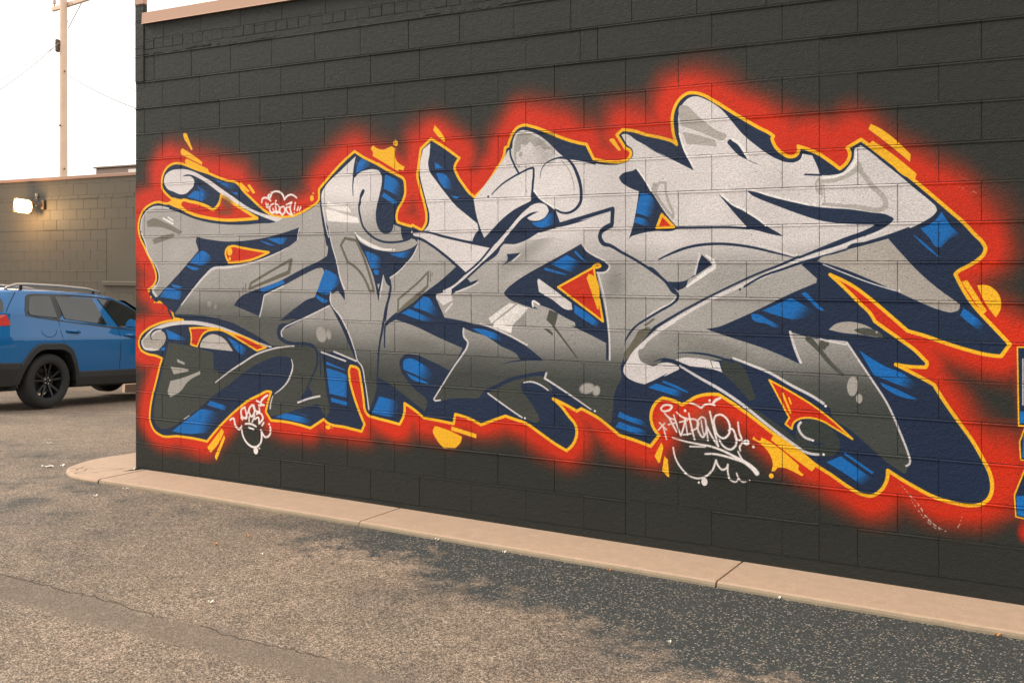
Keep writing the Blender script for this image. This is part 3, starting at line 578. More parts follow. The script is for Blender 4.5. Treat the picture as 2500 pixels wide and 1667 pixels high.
def m_parse(s):
    out=[]
    for tok in s.split():
        c=tok.endswith('!'); a,b=tok.rstrip('!').split(',')
        out.append((float(a),float(b),c))
    return out
def m_spline(pts,closed,step=6.0):
    n=len(pts); P=np.array([(p[0],p[1]) for p in pts]); cor=[p[2] for p in pts]
    if n<3: return P
    out=[]
    for i in range(n if closed else n-1):
        j=(i+1)%n; p1,p2=P[i],P[j]; d=np.hypot(*(p2-p1))+1e-6
        def tan(k,f):
            a,b=(k-1)%n,(k+1)%n
            if cor[k] or (not closed and (k==0 or k==n-1)): return None
            d0=np.hypot(*(P[k]-P[a]))+1e-6; d1=np.hypot(*(P[b]-P[k]))+1e-6
            v=((P[k]-P[a])/d0*d1+(P[b]-P[k])/d1*d0)/(d0+d1)
            return v*d
        m1,m2=tan(i,1),tan(j,0)
        if m1 is None and m2 is None: out.append(p1[None]);continue
        if m1 is None: m1=1.5*(p2-p1)-.5*m2
        if m2 is None: m2=1.5*(p2-p1)-.5*m1
        k=max(2,int(d/step)+1); u=np.linspace(0,1,k,endpoint=False)[:,None]
        out.append((2*u**3-3*u**2+1)*p1+(u**3-2*u**2+u)*m1+(-2*u**3+3*u**2)*p2+(u**3-u**2)*m2)
    if not closed: out.append(P[-1:])
    return np.vstack(out)
def m_fill(poly,W,H):  # poly in pixel coords -> (x0,y0,coverage)
    SS=4
    x0=max(0,int(poly[:,0].min())-1);x1=min(W,int(poly[:,0].max())+2);y0=max(0,int(poly[:,1].min())-1);y1=min(H,int(poly[:,1].max())+2)
    if x1<=x0 or y1<=y0: return None
    w,h=x1-x0,y1-y0
    a=poly;b=np.roll(poly,-1,0)
    cov=np.zeros((h,w+2))
    ys=(np.arange(h*SS)+.5)/SS+y0
    ev=[[] for _ in range(h*SS)]
    for (ax,ay),(bx,by) in zip(a,b):
        if ay==by: continue
        if ay>by: ax,ay,bx,by=bx,by,ax,ay
        i0=int(np.ceil((ay-y0)*SS-.5));i1=int(np.ceil((by-y0)*SS-.5))
        i0=max(i0,0);i1=min(i1,h*SS)
        k=(bx-ax)/(by-ay)
        for i in range(i0,i1): ev[i].append(ax+(ys[i]-ay)*k)
    for i,e in enumerate(ev):
        if not e: continue
        e.sort(); r=cov[i//SS]
        for q in range(0,len(e)-1,2):
            for xx,sg in ((e[q],1.),(e[q+1],-1.)):
                xx=min(max(xx-x0,0.),w-1e-6); f=int(xx); fr=xx-f
                r[f]+=sg*(1-fr); r[f+1]+=sg*fr
    return x0,y0,np.clip(np.cumsum(cov,1)[:,:w]/SS,0,1)
def m_stroke(poly,wd,W,H,soft=.7):
    pad=wd.max()/2+3
    x0=max(0,int(poly[:,0].min()-pad));x1=min(W,int(poly[:,0].max()+pad)+1);y0=max(0,int(poly[:,1].min()-pad));y1=min(H,int(poly[:,1].max()+pad)+1)
    if x1<=x0 or y1<=y0: return None
    out=np.zeros((y1-y0,x1-x0))
    for i in range(len(poly)-1):
        (ax,ay),(bx,by)=poly[i],poly[i+1]; ra,rb=wd[i]/2,wd[i+1]/2; p=max(ra,rb)+2
        c0=max(x0,int(min(ax,bx)-p));c1=min(x1,int(max(ax,bx)+p)+2);r0=max(y0,int(min(ay,by)-p));r1=min(y1,int(max(ay,by)+p)+2)
        if c1<=c0 or r1<=r0: continue
        X=np.arange(c0,c1)[None]+.5-ax;Y=np.arange(r0,r1)[:,None]+.5-ay
        dx,dy=bx-ax,by-ay;L=dx*dx+dy*dy+1e-9
        u=np.clip((X*dx+Y*dy)/L,0,1)
        d=np.sqrt((X-u*dx)**2+(Y-u*dy)**2)-(ra+(rb-ra)*u)
        v=np.clip(.5-d/(2*soft),0,1)
        s=out[r0-y0:r1-y0,c0-x0:c1-x0]; np.maximum(s,v,out=s)
    return x0,y0,out
def m_paint(data,COL,LV,GRAD,T0,T1,Z0,Z1,PX,seed=3):
    W=int((T1-T0)*1000/PX);H=int((Z1-Z0)*1000/PX)
    rgb=np.zeros((H,W,3),np.float32);al=np.zeros((H,W),np.float32)
    rng=np.random.default_rng(seed)
    def noise(cell):
        h,w=H//cell+3,W//cell+3;g=rng.random((h,w)).astype(np.float32)
        yy=np.arange(H)/cell;xx=np.arange(W)/cell
        iy=yy.astype(int);ix=xx.astype(int);fy=(yy-iy);fx=(xx-ix);fy=(fy*fy*(3-2*fy))[:,None].astype(np.float32);fx=(fx*fx*(3-2*fx))[None].astype(np.float32)
        a=g[iy][:,ix];b=g[iy][:,ix+1];c=g[iy+1][:,ix];d=g[iy+1][:,ix+1]
        return (a*(1-fx)+b*fx)*(1-fy)+(c*(1-fx)+d*fx)*fy
    nz=noise(160)*.75+noise(60)*.25; nf=noise(3)
    def px(a):
        a=np.asarray(a,float); return np.stack([(a[:,0]-T0*1000)/PX,(a[:,1]-Z0*1000)/PX],1)
    def comp(x0,y0,c,col):
        h,w=c.shape; c=c.astype(np.float32)[...,None]
        R=rgb[y0:y0+h,x0:x0+w];A=al[y0:y0+h,x0:x0+w]
        R[:]=R*(1-c)+np.asarray(col,np.float32)*c
        A[:]=A*(1-c[...,0])+c[...,0]
    def gradc(name,y0,h):
        z=Z0+(np.arange(y0,y0+h)+.5)*PX/1000
        st=GRAD[name];lv=np.interp(z,[s[0] for s in st],[s[1] for s in st])
        return np.stack([np.interp(lv,[0,1,2],[c[k]/255 for c in LV]) for k in range(3)],1)[:,None]
    first=True
    for line in data.strip().split('\n'):
        f=line.split('|')
        if f[0]=='P':
            poly=px(m_spline(m_parse(f[2]),True))
            if first:
                # red glow sprayed round the whole piece: distance to the silhouette
                q=8;hw,ww=H//q+1,W//q+1
                P=poly[::3]/q;yy,xx=np.mgrid[0:hw,0:ww]
                D=np.full((hw,ww),1e9,np.float32)
                for k in range(0,len(P),40):
                    s=P[k:k+40];D=np.minimum(D,((xx[...,None]-s[:,0])**2+(yy[...,None]-s[:,1])**2).min(-1))
                D=np.sqrt(D)*q*PX
                iy=np.minimum(np.arange(H)/q,hw-1.001);ix=np.minimum(np.arange(W)/q,ww-1.001)
                a=iy.astype(int);b=ix.astype(int);fy=(iy-a)[:,None];fx=(ix-b)[None]
                D=(D[a][:,b]*(1-fx)+D[a][:,b+1]*fx)*(1-fy)+(D[a+1][:,b]*(1-fx)+D[a+1][:,b+1]*fx)*fy
                zz=(Z0+np.arange(H)*PX/1000)[:,None]
                wd=np.interp(zz,[1.0,2.0],[.8,1.05])
                u=(D/wd-22-110*(nz-.5))/265
                g=np.clip(1-u,0,1);g=g*g*(3-2*g)
                g=g**1.25;g=np.clip(g*1.10+(nf-.5)*.12*g*(1-g)*4,0,1)
                comp(0,0,g,np.array(COL['red'])/255)
                first=False
            r=m_fill(poly,W,H)
            if r is not None:
                x0,y0,c=r;h,w=c.shape
                if f[3]:
                    p=px([(t[0],t[1]) for t in m_parse(f[3])]);d=p[1]-p[0]
                    X=np.arange(x0,x0+w)[None]-p[0][0];Y=np.arange(y0,y0+h)[:,None]-p[0][1]
                    u=np.clip((X*d[0]+Y*d[1])/(d@d),0,1);c=c*(1-.92*u*u*(3-2*u))
                col=gradc(f[1],y0,h) if f[1] in GRAD else np.array(COL[f[1]])/255
                if f[1] in GRAD: col=col*(1+(nz[y0:y0+h,x0:x0+w,None]-.5)*.07)
                comp(x0,y0,c,col)
            if f[4]:
                cn,w_=f[4].split(',');pl=np.vstack([poly,poly[:1]])
                x0,y0,c=m_stroke(pl,np.full(len(pl),float(w_)/PX),W,H)
                comp(x0,y0,c,np.array(COL[cn])/255)
        elif f[0]=='S':
            cp=m_parse(f[2]);poly=px(m_spline(cp,False));ws=[float(v)/PX for v in f[3].split(',')]
            L=np.concatenate([[0],np.cumsum(np.hypot(*np.diff(poly,axis=0).T))]);u=L/L[-1]
            wd=np.interp(u,np.linspace(0,1,len(ws)),ws) if len(ws)>1 else np.full(len(poly),ws[0])
            if len(ws)==1 and f[1] in('tag',): wd=wd*(.88+.2*np.sin(u*3.1))
            r=m_stroke(poly,wd,W,H,1.6 if f[1]=='tag' else .7)
            if r is not None:
                x0,y0,c=r
                if f[1]=='scuf': c=c*(nf[y0:y0+c.shape[0],x0:x0+c.shape[1]]>.55)*.7
                comp(x0,y0,c*(.93 if f[1] in('wht2','wht3','ltm2') else 1),np.array(COL[f[1]])/255)
        else:
            cx,cy=[float(v) for v in f[2].split(',')];rx,ry,rot,soft=[float(v) for v in f[3].split(',')]
            c0=px([(cx,cy)])[0];rx/=PX;ry/=PX;soft=max(soft/PX,.8);p=max(rx,ry)+soft+2
            x0=max(0,int(c0[0]-p));x1=min(W,int(c0[0]+p)+1);y0=max(0,int(c0[1]-p));y1=min(H,int(c0[1]+p)+1)
            if x1<=x0 or y1<=y0: continue
            a=-np.radians(rot);X=np.arange(x0,x1)[None]-c0[0];Y=np.arange(y0,y1)[:,None]-c0[1]
            U=X*np.cos(a)+Y*np.sin(a);V=-X*np.sin(a)+Y*np.cos(a)
            rr=np.sqrt((U/rx)**2+(V/ry)**2);d=(rr-1)*min(rx,ry)
            c=np.clip(.5-d/(2*soft),0,1);c=c*c*(3-2*c)
            if f[1] in('dks','haze','brn'):
                c=c*{'dks':.38,'haze':.28,'brn':.75}[f[1]]
                if f[1]=='dks':   # only over grey paint
                    R=rgb[y0:y1,x0:x1];m=(abs(R[...,0]-R[...,2])<.09)&(R[...,0]>.28)&(R[...,0]<.80);c=c*m
            comp(x0,y0,c,np.array(COL[f[1]])/255)
    rgb*=(1+(nz[...,None]-.5)*.04)
    return np.clip(rgb,0,1),al

WALL_RGB = (36, 38, 34)
T0, T1, Z0, Z1, PX = 0.0, 6.95, .1, 3.0, 2.0
_rgb, _al = m_paint(MURAL, COL, LV, GRAD, T0, T1, Z0, Z1, PX)
_h, _w = _al.shape
_base = np.array(WALL_RGB, np.float32) / 255
_pix = np.ones((_h, _w, 4), np.float32)
_pix[..., :3] = _rgb + _base * (1 - _al[..., None]); _pix[..., 3] = 1
mural_img = bpy.data.images.new('mural_paint', _w, _h, alpha=True)
mural_img.pixels.foreach_set(_pix.ravel()); mural_img.update(); mural_img.pack()
def wall_paint():
    x = N('painted_block'); v = x.coord(building)
    mp = x.n('ShaderNodeMapping'); mp.vector_type = 'POINT'
    sep = x.n('ShaderNodeSeparateXYZ'); x.l(v, sep.inputs[0])
    u = x.math('MULTIPLY_ADD', sep.outputs[0], 1 / (T1 - T0), -T0 / (T1 - T0)); q = x.math('MULTIPLY_ADD', sep.outputs[2], 1 / (Z1 - Z0), -Z0 / (Z1 - Z0))
    cb = x.n('ShaderNodeCombineXYZ'); x.l(u, cb.inputs[0]); x.l(q, cb.inputs[1])
    im = x.n('ShaderNodeTexImage'); im.image = mural_img; im.extension = 'CLIP'; im.interpolation = 'Linear'; x.l(cb.outputs[0], im.inputs[0])
    c = x.mix(im.outputs['Alpha'], srgb(*WALL_RGB), im.outputs['Color'])
    grain = x.noise(v, 260, 1, .6); big = x.noise(v, 1.3, 2, .6); med = x.noise(v, 34, 2, .6)
    k = x.ramp(x.math('ADD', x.math('MULTIPLY', grain, .55), x.math('MULTIPLY', x.noise(v, 95, 2, .6), .45)), [(.33, g1(.68)), (.67, g1(1.22))]); c = x.mix(1, c, k, 'MULTIPLY')
    k = x.ramp(big, [(.3, g1(.90)), (.7, g1(1.08))]); c = x.mix(1, c, k, 'MULTIPLY')
    rec = x.math('MULTIPLY', x.math('SUBTRACT', sep.outputs[1], .0012), 700.0, clamp=True); rec = x.math('MULTIPLY', rec, x.ramp(x.noise(v, 11, 2), [(.35, g1(.25)), (.6, g1(.9))]))
    c = x.mix(rec, c, srgb(40, 41, 37))
    # pin holes the roller missed
    vo = x.n('ShaderNodeTexVoronoi'); vo.inputs['Scale'].default_value = 42; x.l(v, vo.inputs['Vector'])
    pit = x.math('MULTIPLY', x.math('LESS_THAN', vo.outputs['Distance'], .16), x.math('GREATER_THAN', x.noise(v, 6, 2), .56))
    c = x.mix(x.math('MULTIPLY', pit, .35), c, (.02, .02, .018, 1))
    h = x.math('ADD', x.math('MULTIPLY', x.noise(v, 150, 2, .7), 1.0), x.math('MULTIPLY', med, .8)); h = x.math('SUBTRACT', h, x.math('MULTIPLY', pit, .7))
    ro = x.ramp(med, [(.3, g1(.42)), (.7, g1(.60))])
    x.set(Base_Color=c, Roughness=ro, Normal=x.bump(h, .8, .006)); x.b.inputs['Specular IOR Level'].default_value = .25
    return x.m
M_WALL = wall_paint()
def dark_wall(name, col):
    x = N(name); v = x.coord(); gr = x.noise(v, 160, 3, .6); big = x.noise(v, .8, 4)
    c = x.mix(1, col, x.ramp(gr, [(.3, g1(.8)), (.7, g1(1.15))]), 'MULTIPLY'); c = x.mix(1, c, x.ramp(big, [(.3, g1(.88)), (.7, g1(1.1))]), 'MULTIPLY')
    x.set(Base_Color=c, Roughness=.6, Normal=x.bump(x.noise(v, 90, 4, .7), .5, .004)); return x.m
M_WALL2 = dark_wall('painted_block_brown', srgb(80, 73, 60))
M_FLASH = flat('tan_flashing', srgb(178, 140, 116), .45, .06, 3)
M_FLASH2 = flat('brown_flashing', srgb(150, 116, 98), .5, .06, 3)
def concrete(name, a, b):
    x = N(name); v = x.coord(building); n1 = x.noise(v, 1.6, 5, .65); n2 = x.noise(v, 190, 3, .6); n3 = x.noise(v, 14, 4, .6)
    c = x.mix(n1, a, b); c = x.mix(1, c, x.ramp(n2, [(.3, g1(.78)), (.7, g1(1.16))]), 'MULTIPLY'); c = x.mix(1, c, x.ramp(n3, [(.3, g1(.93)), (.7, g1(1.05))]), 'MULTIPLY')
    x.set(Base_Color=c, Roughness=.85, Normal=x.bump(x.math('ADD', n2, n3), .4, .003)); return x.m
M_CONC = concrete('sidewalk_concrete', (.44, .300, .205, 1), (.50, .345, .24, 1))
M_CURB = concrete('shaded_curb_concrete', (.25, .19, .12, 1), (.36, .28, .19, 1))  # darker concrete for kerb faces, their shade under overhead light painted in
def asphalt():
    x = N('worn_asphalt'); v = x.coord(building); sep = x.n('ShaderNodeSeparateXYZ'); x.l(v, sep.inputs[0])
    t = sep.outputs[0]; nn = x.math('MULTIPLY', sep.outputs[1], -1.0)
    big = x.noise(v, .45, 2, .6); mid = x.noise(v, 1.7, 3, .65, .4); fine = x.noise(v, 9, 3, .65)
    # sealcoat that survives along the kerb, worn away further out
    edge = x.math('ADD', x.math('MULTIPLY', x.math('SUBTRACT', mid, .5), 1.1), x.math('MULTIPLY', x.math('SUBTRACT', fine, .5), .9))
    band = x.math('SUBTRACT', x.math('MULTIPLY_ADD', x.math('MAXIMUM', t, 3.2), .27, .28), x.math('ADD', nn, edge)); band = x.math('MULTIPLY', band, 3.0, clamp=True)
    left = x.math('MULTIPLY', x.math('SUBTRACT', t, x.math('MULTIPLY_ADD', mid, 1.2, 1.1)), .9, clamp=True)
    seal = x.math('MULTIPLY', band, left)
    patch = x.ramp(x.math('ADD', x.math('MULTIPLY', mid, .55), x.math('MULTIPLY', big, .45)), [(.47, g1(0)), (.62, g1(.75))])
    # darker mottled ground in front of the corner
    zone = x.math('MULTIPLY', x.math('SUBTRACT', 1.75, x.math('ABSOLUTE', x.math('SUBTRACT', nn, .9))), x.math('SUBTRACT', 2.6, t)); zone = x.math('MULTIPLY', zone, .35, clamp=True)
    patch = x.math('MULTIPLY', patch, x.math('MULTIPLY_ADD', zone, .75, .40))
    seal = x.math('MAXIMUM', seal, patch)
    # smooth grey-brown strip parallel to the wall
    s2 = x.math('ABSOLUTE', x.math('ADD', nn, x.math('MULTIPLY_ADD', mid, .16, -2.50)))
    strip = x.math('MULTIPLY', x.math('SUBTRACT', .15, s2), 14.0, clamp=True)
    # aggregate
    vo = x.n('ShaderNodeTexVoronoi'); vo.inputs['Scale'].default_value = 150; x.l(v, vo.inputs['Vector'])
    vo2 = x.n('ShaderNodeTexVoronoi'); vo2.inputs['Scale'].default_value = 85; x.l(v, vo2.inputs['Vector'])
    sc1 = x.n('ShaderNodeSeparateColor'); x.l(vo.outputs['Color'], sc1.inputs[0]); sc2 = x.n('ShaderNodeSeparateColor'); x.l(vo2.outputs['Color'], sc2.inputs[0])
    speck = x.math('ADD', x.math('MULTIPLY', x.noise(v, 170, 1, .6), .6), x.math('MULTIPLY', x.noise(v, 55, 2, .7), .4))
    warm = x.ramp(x.math('ADD', x.math('MULTIPLY', mid, .5), x.math('MULTIPLY', big, .5)), [(.42, (.78, .80, .82, 1)), (.58, (1.12, 1.08, 1.04, 1))])
    tan = x.ramp(speck, [(.34, (.050, .040, .031, 1)), (.45, (.16, .122, .090, 1)), (.56, (.34, .255, .188, 1)), (.70, (.58, .445, .335, 1))])
    tan = x.mix(x.math('MULTIPLY', x.math('GREATER_THAN', sc1.outputs[0], .80), .8), tan, (.09, .068, .05, 1)); tan = x.mix(x.math('MULTIPLY', x.math('GREATER_THAN', sc1.outputs[1], .90), .7), tan, (.60, .48, .37, 1))
    tan = x.mix(1, tan, x.ramp(big, [(.3, g1(.80)), (.7, g1(1.12))]), 'MULTIPLY'); tan = x.mix(1, tan, warm, 'MULTIPLY'); tan = x.mix(1, tan, x.ramp(fine, [(.3, g1(.80)), (.7, g1(1.14))]), 'MULTIPLY')
    dark = x.ramp(speck, [(.35, (.026, .030, .030, 1)), (.65, (.066, .070, .066, 1))])
    chip = x.math('MULTIPLY', x.math('GREATER_THAN', sc2.outputs[0], .88), x.math('LESS_THAN', vo2.outputs['Distance'], .42))
    dark = x.mix(chip, dark, (.34, .29, .235, 1)); dark = x.mix(x.math('GREATER_THAN', sc1.outputs[2], .93), dark, (.24, .20, .16, 1))
    # the change from seal to bare aggregate is itself grainy
    sg = x.math('ADD', seal, x.math('MULTIPLY', x.math('SUBTRACT', x.noise(v, 60, 3, .7), .5), x.math('MULTIPLY', x.math('MULTIPLY', seal, x.math('SUBTRACT', 1.0, seal)), 5.0)), clamp=True)
    c = x.mix(sg, tan, dark)
    c = x.mix(x.math('MULTIPLY', strip, .60), c, (.165, .125, .095, 1))
    hh = x.math('ADD', vo.outputs['Distance'], x.math('MULTIPLY', speck, 1.2))
    x.set(Base_Color=c, Roughness=.88, Normal=x.bump(hh, .55, .004)); x.b.inputs['Specular IOR Level'].default_value = .25
    return x.m
M_ASPH = asphalt()
# ------------------------------------------------------------------ the lot
def axis(lo, hi, cuts):
    out = [lo]
    while out[-1] < hi:
        x = out[-1]; st = next(s for a, b, s in cuts if a <= x < b); out.append(min(hi, x + st))
    return out
ax = axis(-160, 160, [(-999, -30, 12), (-30, -9, 1.5), (-9, 9, .4), (9, 30, 2), (30, 999, 12)])
ay = axis(-60, 220, [(-999, -6, 8), (-6, 20, .4), (20, 40, 2), (40, 999, 16)])
gv = [(X, Y, ground_z(X, Y)) for Y in ay for X in ax]; nx = len(ax)
gf = [(j * nx + i, j * nx + i + 1, (j + 1) * nx + i + 1, (j + 1) * nx + i) for j in range(len(ay) - 1) for i in range(nx - 1)]
tag(obj('parking_lot', mesh('parking_lot', gv, gf, M_ASPH, True)), kind='structure')
def ground_strip(name, pts, width, mat, lift=.004, parent=None):   # painted line following the ground
    mb = MB(); P = []
    for a, b in zip(pts[:-1], pts[1:]):
        n = max(1, int((Vector(b) - Vector(a)).length / .25))
        P += [Vector(a).lerp(Vector(b), i / n) for i in range(n)]
    P.append(Vector(pts[-1])); L = []
    for i, p in enumerate(P):
        tdir = (P[min(i + 1, len(P) - 1)] - P[max(0, i - 1)]).normalized(); nrm = Vector((-tdir.y, tdir.x)) * width / 2
        for s_ in (-1, 1):
            q = p + nrm * s_; L.append((q.x, q.y, ground_z(q.x, q.y) + lift))
    mb.add(L, [(2 * i, 2 * i + 1, 2 * i + 3, 2 * i + 2) for i in range(len(P) - 1)])
    return mb.build(name, mat, parent)
def worn_white():
    x = N('worn_line_paint'); v = x.coord(building); n = x.noise(v, 30, 4, .7)
    c = x.ramp(n, [(.44, (.2, .155, .115, 1)), (.58, (.55, .47, .39, 1))]); x.set(Base_Color=c, Roughness=.8); return x.m
M_LINE = worn_white()
# ------------------------------------------------------------------ sidewalk with kerb, slab by slab
walk = tag(empty('sidewalk', CORNER, (0, 0, -PHI)), kind='structure')
WID = .455
def slab(t0, t1, name='slab'):
    mb = MB(); n = max(2, int((t1 - t0) / .12)); g = .006; T = [t0 + g + (t1 - t0 - 2 * g) * i / n for i in range(n + 1)]
    rows = []
    for i, t in enumerate(T):
        z = walk_z(t); wob = .004 * math.sin(t * 3.1) + random.uniform(-.003, .003)
        rows.append([(t, .05, z - .15), (t, .05, z), (t, -WID + .022 + wob, z), (t, -WID + .006 + wob, z - .006), (t, -WID + wob, z - .018), (t, -WID - .004 + wob, z - .15)])
    vs = [p for r in rows for p in r]; m = 6
    fs = [(i * m + j, i * m + j + 1, (i + 1) * m + j + 1, (i + 1) * m + j) for i in range(n) for j in range(m - 1)] + [tuple(range(m))[::-1], tuple(n * m + j for j in range(m))]
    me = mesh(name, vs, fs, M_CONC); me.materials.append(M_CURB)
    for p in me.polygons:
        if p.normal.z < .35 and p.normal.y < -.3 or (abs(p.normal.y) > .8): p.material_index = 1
    return obj(name, me, walk)
for a, b in ((.12, 2.585), (2.585, 4.955), (4.955, 7.32), (7.32, 9.7), (9.7, 12.0)): slab(a, b)
def nose():
    # rounded end that turns the corner and runs along the return wall
    out = [(.114, -WID), (-.05, -.456), (-.22, -.43), (-.38, -.35), (-.50, -.245), (-.57, -.12), (-.615, .02), (-.63, .2), (-.60, .5), (-.58, 1.0), (-.58, 5.2)]
    sm = []
    for i in range(len(out) - 1):
        p0, p1, p2, p3 = (Vector(out[max(0, min(len(out) - 1, k))]) for k in (i - 1, i, i + 1, i + 2))
        for q in range(5):
            u = q / 5; sm.append(.5 * ((2 * p1) + (p2 - p0) * u + (2 * p0 - 5 * p1 + 4 * p2 - p3) * u * u + (3 * p1 - p0 - 3 * p2 + p3) * u ** 3))
    sm.append(Vector(out[-1]))
    def zt(p):
        wd = W2(p.x, p.y, 0); return min(walk_z(p.x), ground_z(wd.x, wd.y) + .035)
    n = len(sm); inner = [Vector((.114, .03))] + [Vector((min(.02, p.x + .6), p.y + .3)) if p.y < .3 else Vector((.02, p.y)) for p in sm[1:]]
    vs = []
    for p, q in zip(sm, inner):
        c = (q - p).normalized() if (q - p).length else Vector((1, 0))
        a = p + c * .022; b = p + c * .006
        vs += [(q.x, q.y, zt(Vector((q.x, min(q.y, p.y + .0))))), (a.x, a.y, zt(p)), (b.x, b.y, zt(p) - .006), (p.x, p.y, zt(p) - .018), (p.x, p.y, zt(p) - .2)]
    fs = [(i * 5 + j, (i + 1) * 5 + j, (i + 1) * 5 + j + 1, i * 5 + j + 1) for i in range(n - 1) for j in range(4)]
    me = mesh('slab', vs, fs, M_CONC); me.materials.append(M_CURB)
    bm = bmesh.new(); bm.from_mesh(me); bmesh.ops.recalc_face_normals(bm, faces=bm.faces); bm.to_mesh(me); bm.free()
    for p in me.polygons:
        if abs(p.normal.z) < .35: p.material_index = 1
    o = obj('slab', me, walk); return o
nose()
M_CRACK = flat('crack_dirt', (.05, .038, .028, 1), .9)
def crack(pts, wd=.005):
    mb = MB(); L = []
    for i, p in enumerate(pts):
        a = Vector(pts[max(0, i - 1)]); b = Vector(pts[min(len(pts) - 1, i + 1)]); tdir = (b - a).normalized(); nn = Vector((-tdir.y, tdir.x)) * wd * random.uniform(.5, 1.1) / 2
        for s_ in (-1, 1): L.append((p[0] + nn.x * s_, p[1] + nn.y * s_, walk_z(p[0]) + .0025))
    mb.add(L, [(2 * i, 2 * i + 1, 2 * i + 3, 2 * i + 2) for i in range(len(pts) - 1)]); mb.build('crack', M_CRACK, walk)
def wiggle(a, b, n=12, amp=.012):
    a, b = Vector(a), Vector(b); d_ = (b - a); nn = Vector((-d_.y, d_.x)).normalized()
    return [tuple(a + d_ * i / n + nn * (random.uniform(-amp, amp) if 0 < i < n else 0)) for i in range(n + 1)]
crack(wiggle((-.02, -.01), (-.2, -.40), 14, .008)); crack(wiggle((-.05, -.07), (-.44, -.28), 14, .012)); crack(wiggle((-.30, -.2), (-.22, -.40), 8, .012)); crack(wiggle((-.42, -.16), (-.33, -.30), 6, .015), .006)
# ------------------------------------------------------------------ painted block wall
BW, BH = .4064, .2032
def block_mesh(name, w, h, mat, top=.0095, bot=.002, side=.002, depth=.005, back=.03, lip=.003):
    # front at y=0; the upper edge carries a lip of mortar and paint; origin lower left of its cell
    jx, jz = .0006, .0012
    x0, x1, z0, z1 = jx, w - jx, jz, h - jz
    rows = [(back, z0, 0), (depth, z0, 0), (0, z0 + bot, side), (0, z1 - .016, side), (-lip, z1 - .0065, side), (-lip * .2, z1 - .001, side * .6), (depth, z1, 0), (back, z1, 0)]
    vs = []
    for y, z, e in rows: vs += [(x0 + e, y, z), (x1 - e, y, z)]
    fs = [(2 * i, 2 * i + 1, 2 * i + 3, 2 * i + 2) for i in range(7)]
    L = len(vs); ly = (depth, back)
    for xa, e, k in ((x0, 0, 0), (x1, 0, 1)):    # sides
        for (ya, za, ea), (yb, zb, eb) in ((rows[2], rows[3]), (rows[3], rows[4]), (rows[4], rows[5])):
            pass
    a = [2 * i for i in range(2, 6)]; b = [q + 1 for q in a]
    base = len(vs); vs += [(x0, depth, rows[i][1]) for i in range(2, 6)] + [(x1, depth, rows[i][1]) for i in range(2, 6)] + [(x0, back, z0), (x0, back, z1), (x1, back, z0), (x1, back, z1)]
    for i in range(3):
        fs += [(a[i], a[i + 1], base + i + 1, base + i), (b[i + 1], b[i], base + 4 + i, base + 5 + i)]
    fs += [(2, 4, base), (base + 3, 10, 12), (3, base + 4, 5), (base + 7, 13, 11), (2, base, base + 3, 12, base + 9, base + 8), (13, base + 7, base + 4, 3, base + 10, base + 11)]
    return mesh(name, vs, fs, mat)
_bm = {}
def get_block(w, h, mat, **kw):
    k = (round(w, 3), round(h, 3), mat.name, tuple(sorted(kw.items())))
    if k not in _bm: _bm[k] = block_mesh('block', w, h, mat, **kw)
    return _bm[k]
class Joined:
    def __init__(s): s.mb = MB()
    def put(s, me, x, y, z): s.mb.add([(v.co.x + x, v.co.y + y, v.co.z + z) for v in me.vertices], [tuple(p.vertices) for p in me.polygons])
END = 12.2
CJ = [10.42 * BW, 13.241 * BW]           # control joints cut through every course
far = Joined()
def course(z, h, joints, t0, t1, name, mat, lim, parent, joined, y0=0.0, jit=.0012, vis=None, **kw):
    js = [t0] + [j for j in joints if t0 + .03 < j < t1 - .03] + [t1]
    rl = random.choice((.0015, .0035, .005, .0065)) if h > .15 else .001
    for a, b in zip(js[:-1], js[1:]):
        me = get_block(b - a, h, mat, lip=max(.0005, rl + random.choice((-.0015, 0, 0, .0015))), **kw); yy = y0 + random.uniform(-jit, jit)
        if lim[0] - .45 < a < lim[1] and (vis is None or vis(a, z)):
            o = obj(name, me, parent, (a, yy, z), (random.uniform(-.0018, .0018), 0, random.uniform(-.002, .002)))
        else: joined.put(me, a, yy, z)
def in_frame(a, z): # top of frame cuts the upper courses on the right
    tt = a / BW; x = 1 / (2.76091e-4 - tt * 6.578e-6) - 3291
    return 644 - (z - CAM_H) * .01726 * (x + 3291) / .2032 > -10
def grid_joints(ph): return [(ph + k) * BW for k in range(-1, 40)]
for r in range(16):                       # counted from the top row A-B downwards
    z = 3.048 - BH * (r + 1)
    ph = .741 if r % 2 == 0 else .241
    js = grid_joints(ph)
    if 0 < r < 15:
        js = sorted([j for j in js if all(abs(j - c) > .09 for c in CJ)] + CJ)
    if r == 0: js = sorted([j for j in js if abs(j - 3.958) > .05 and abs(j - 4.365) > .1] + [3.934, 4.05])
    if r == 15: break
    course(z, BH, js, 0, END, 'block', M_WALL, (0, 6.55), building, far, vis=in_frame)
# course above A, its ragged mortar bed, the brick course, the top course
course(3.048, BH + .004, grid_joints(.52), .1, END, 'block', M_WALL, (0, 6.55), building, far, vis=in_frame)
course(3.2976, .0756, [.1 + k * .1058 for k in range(1, 120)], .1, END, 'brick', M_WALL, (0, 4.3), building, far, jit=.002, vis=in_frame, side=.003)
course(3.3732, .135, [.311 + BW * k for k in range(30)], .1, END, 'block', M_WALL, (0, 6.55), building, far, vis=in_frame)
far_o = far.mb.build('block_courses', M_WALL, building); far_o['kind'] = 'stuff'
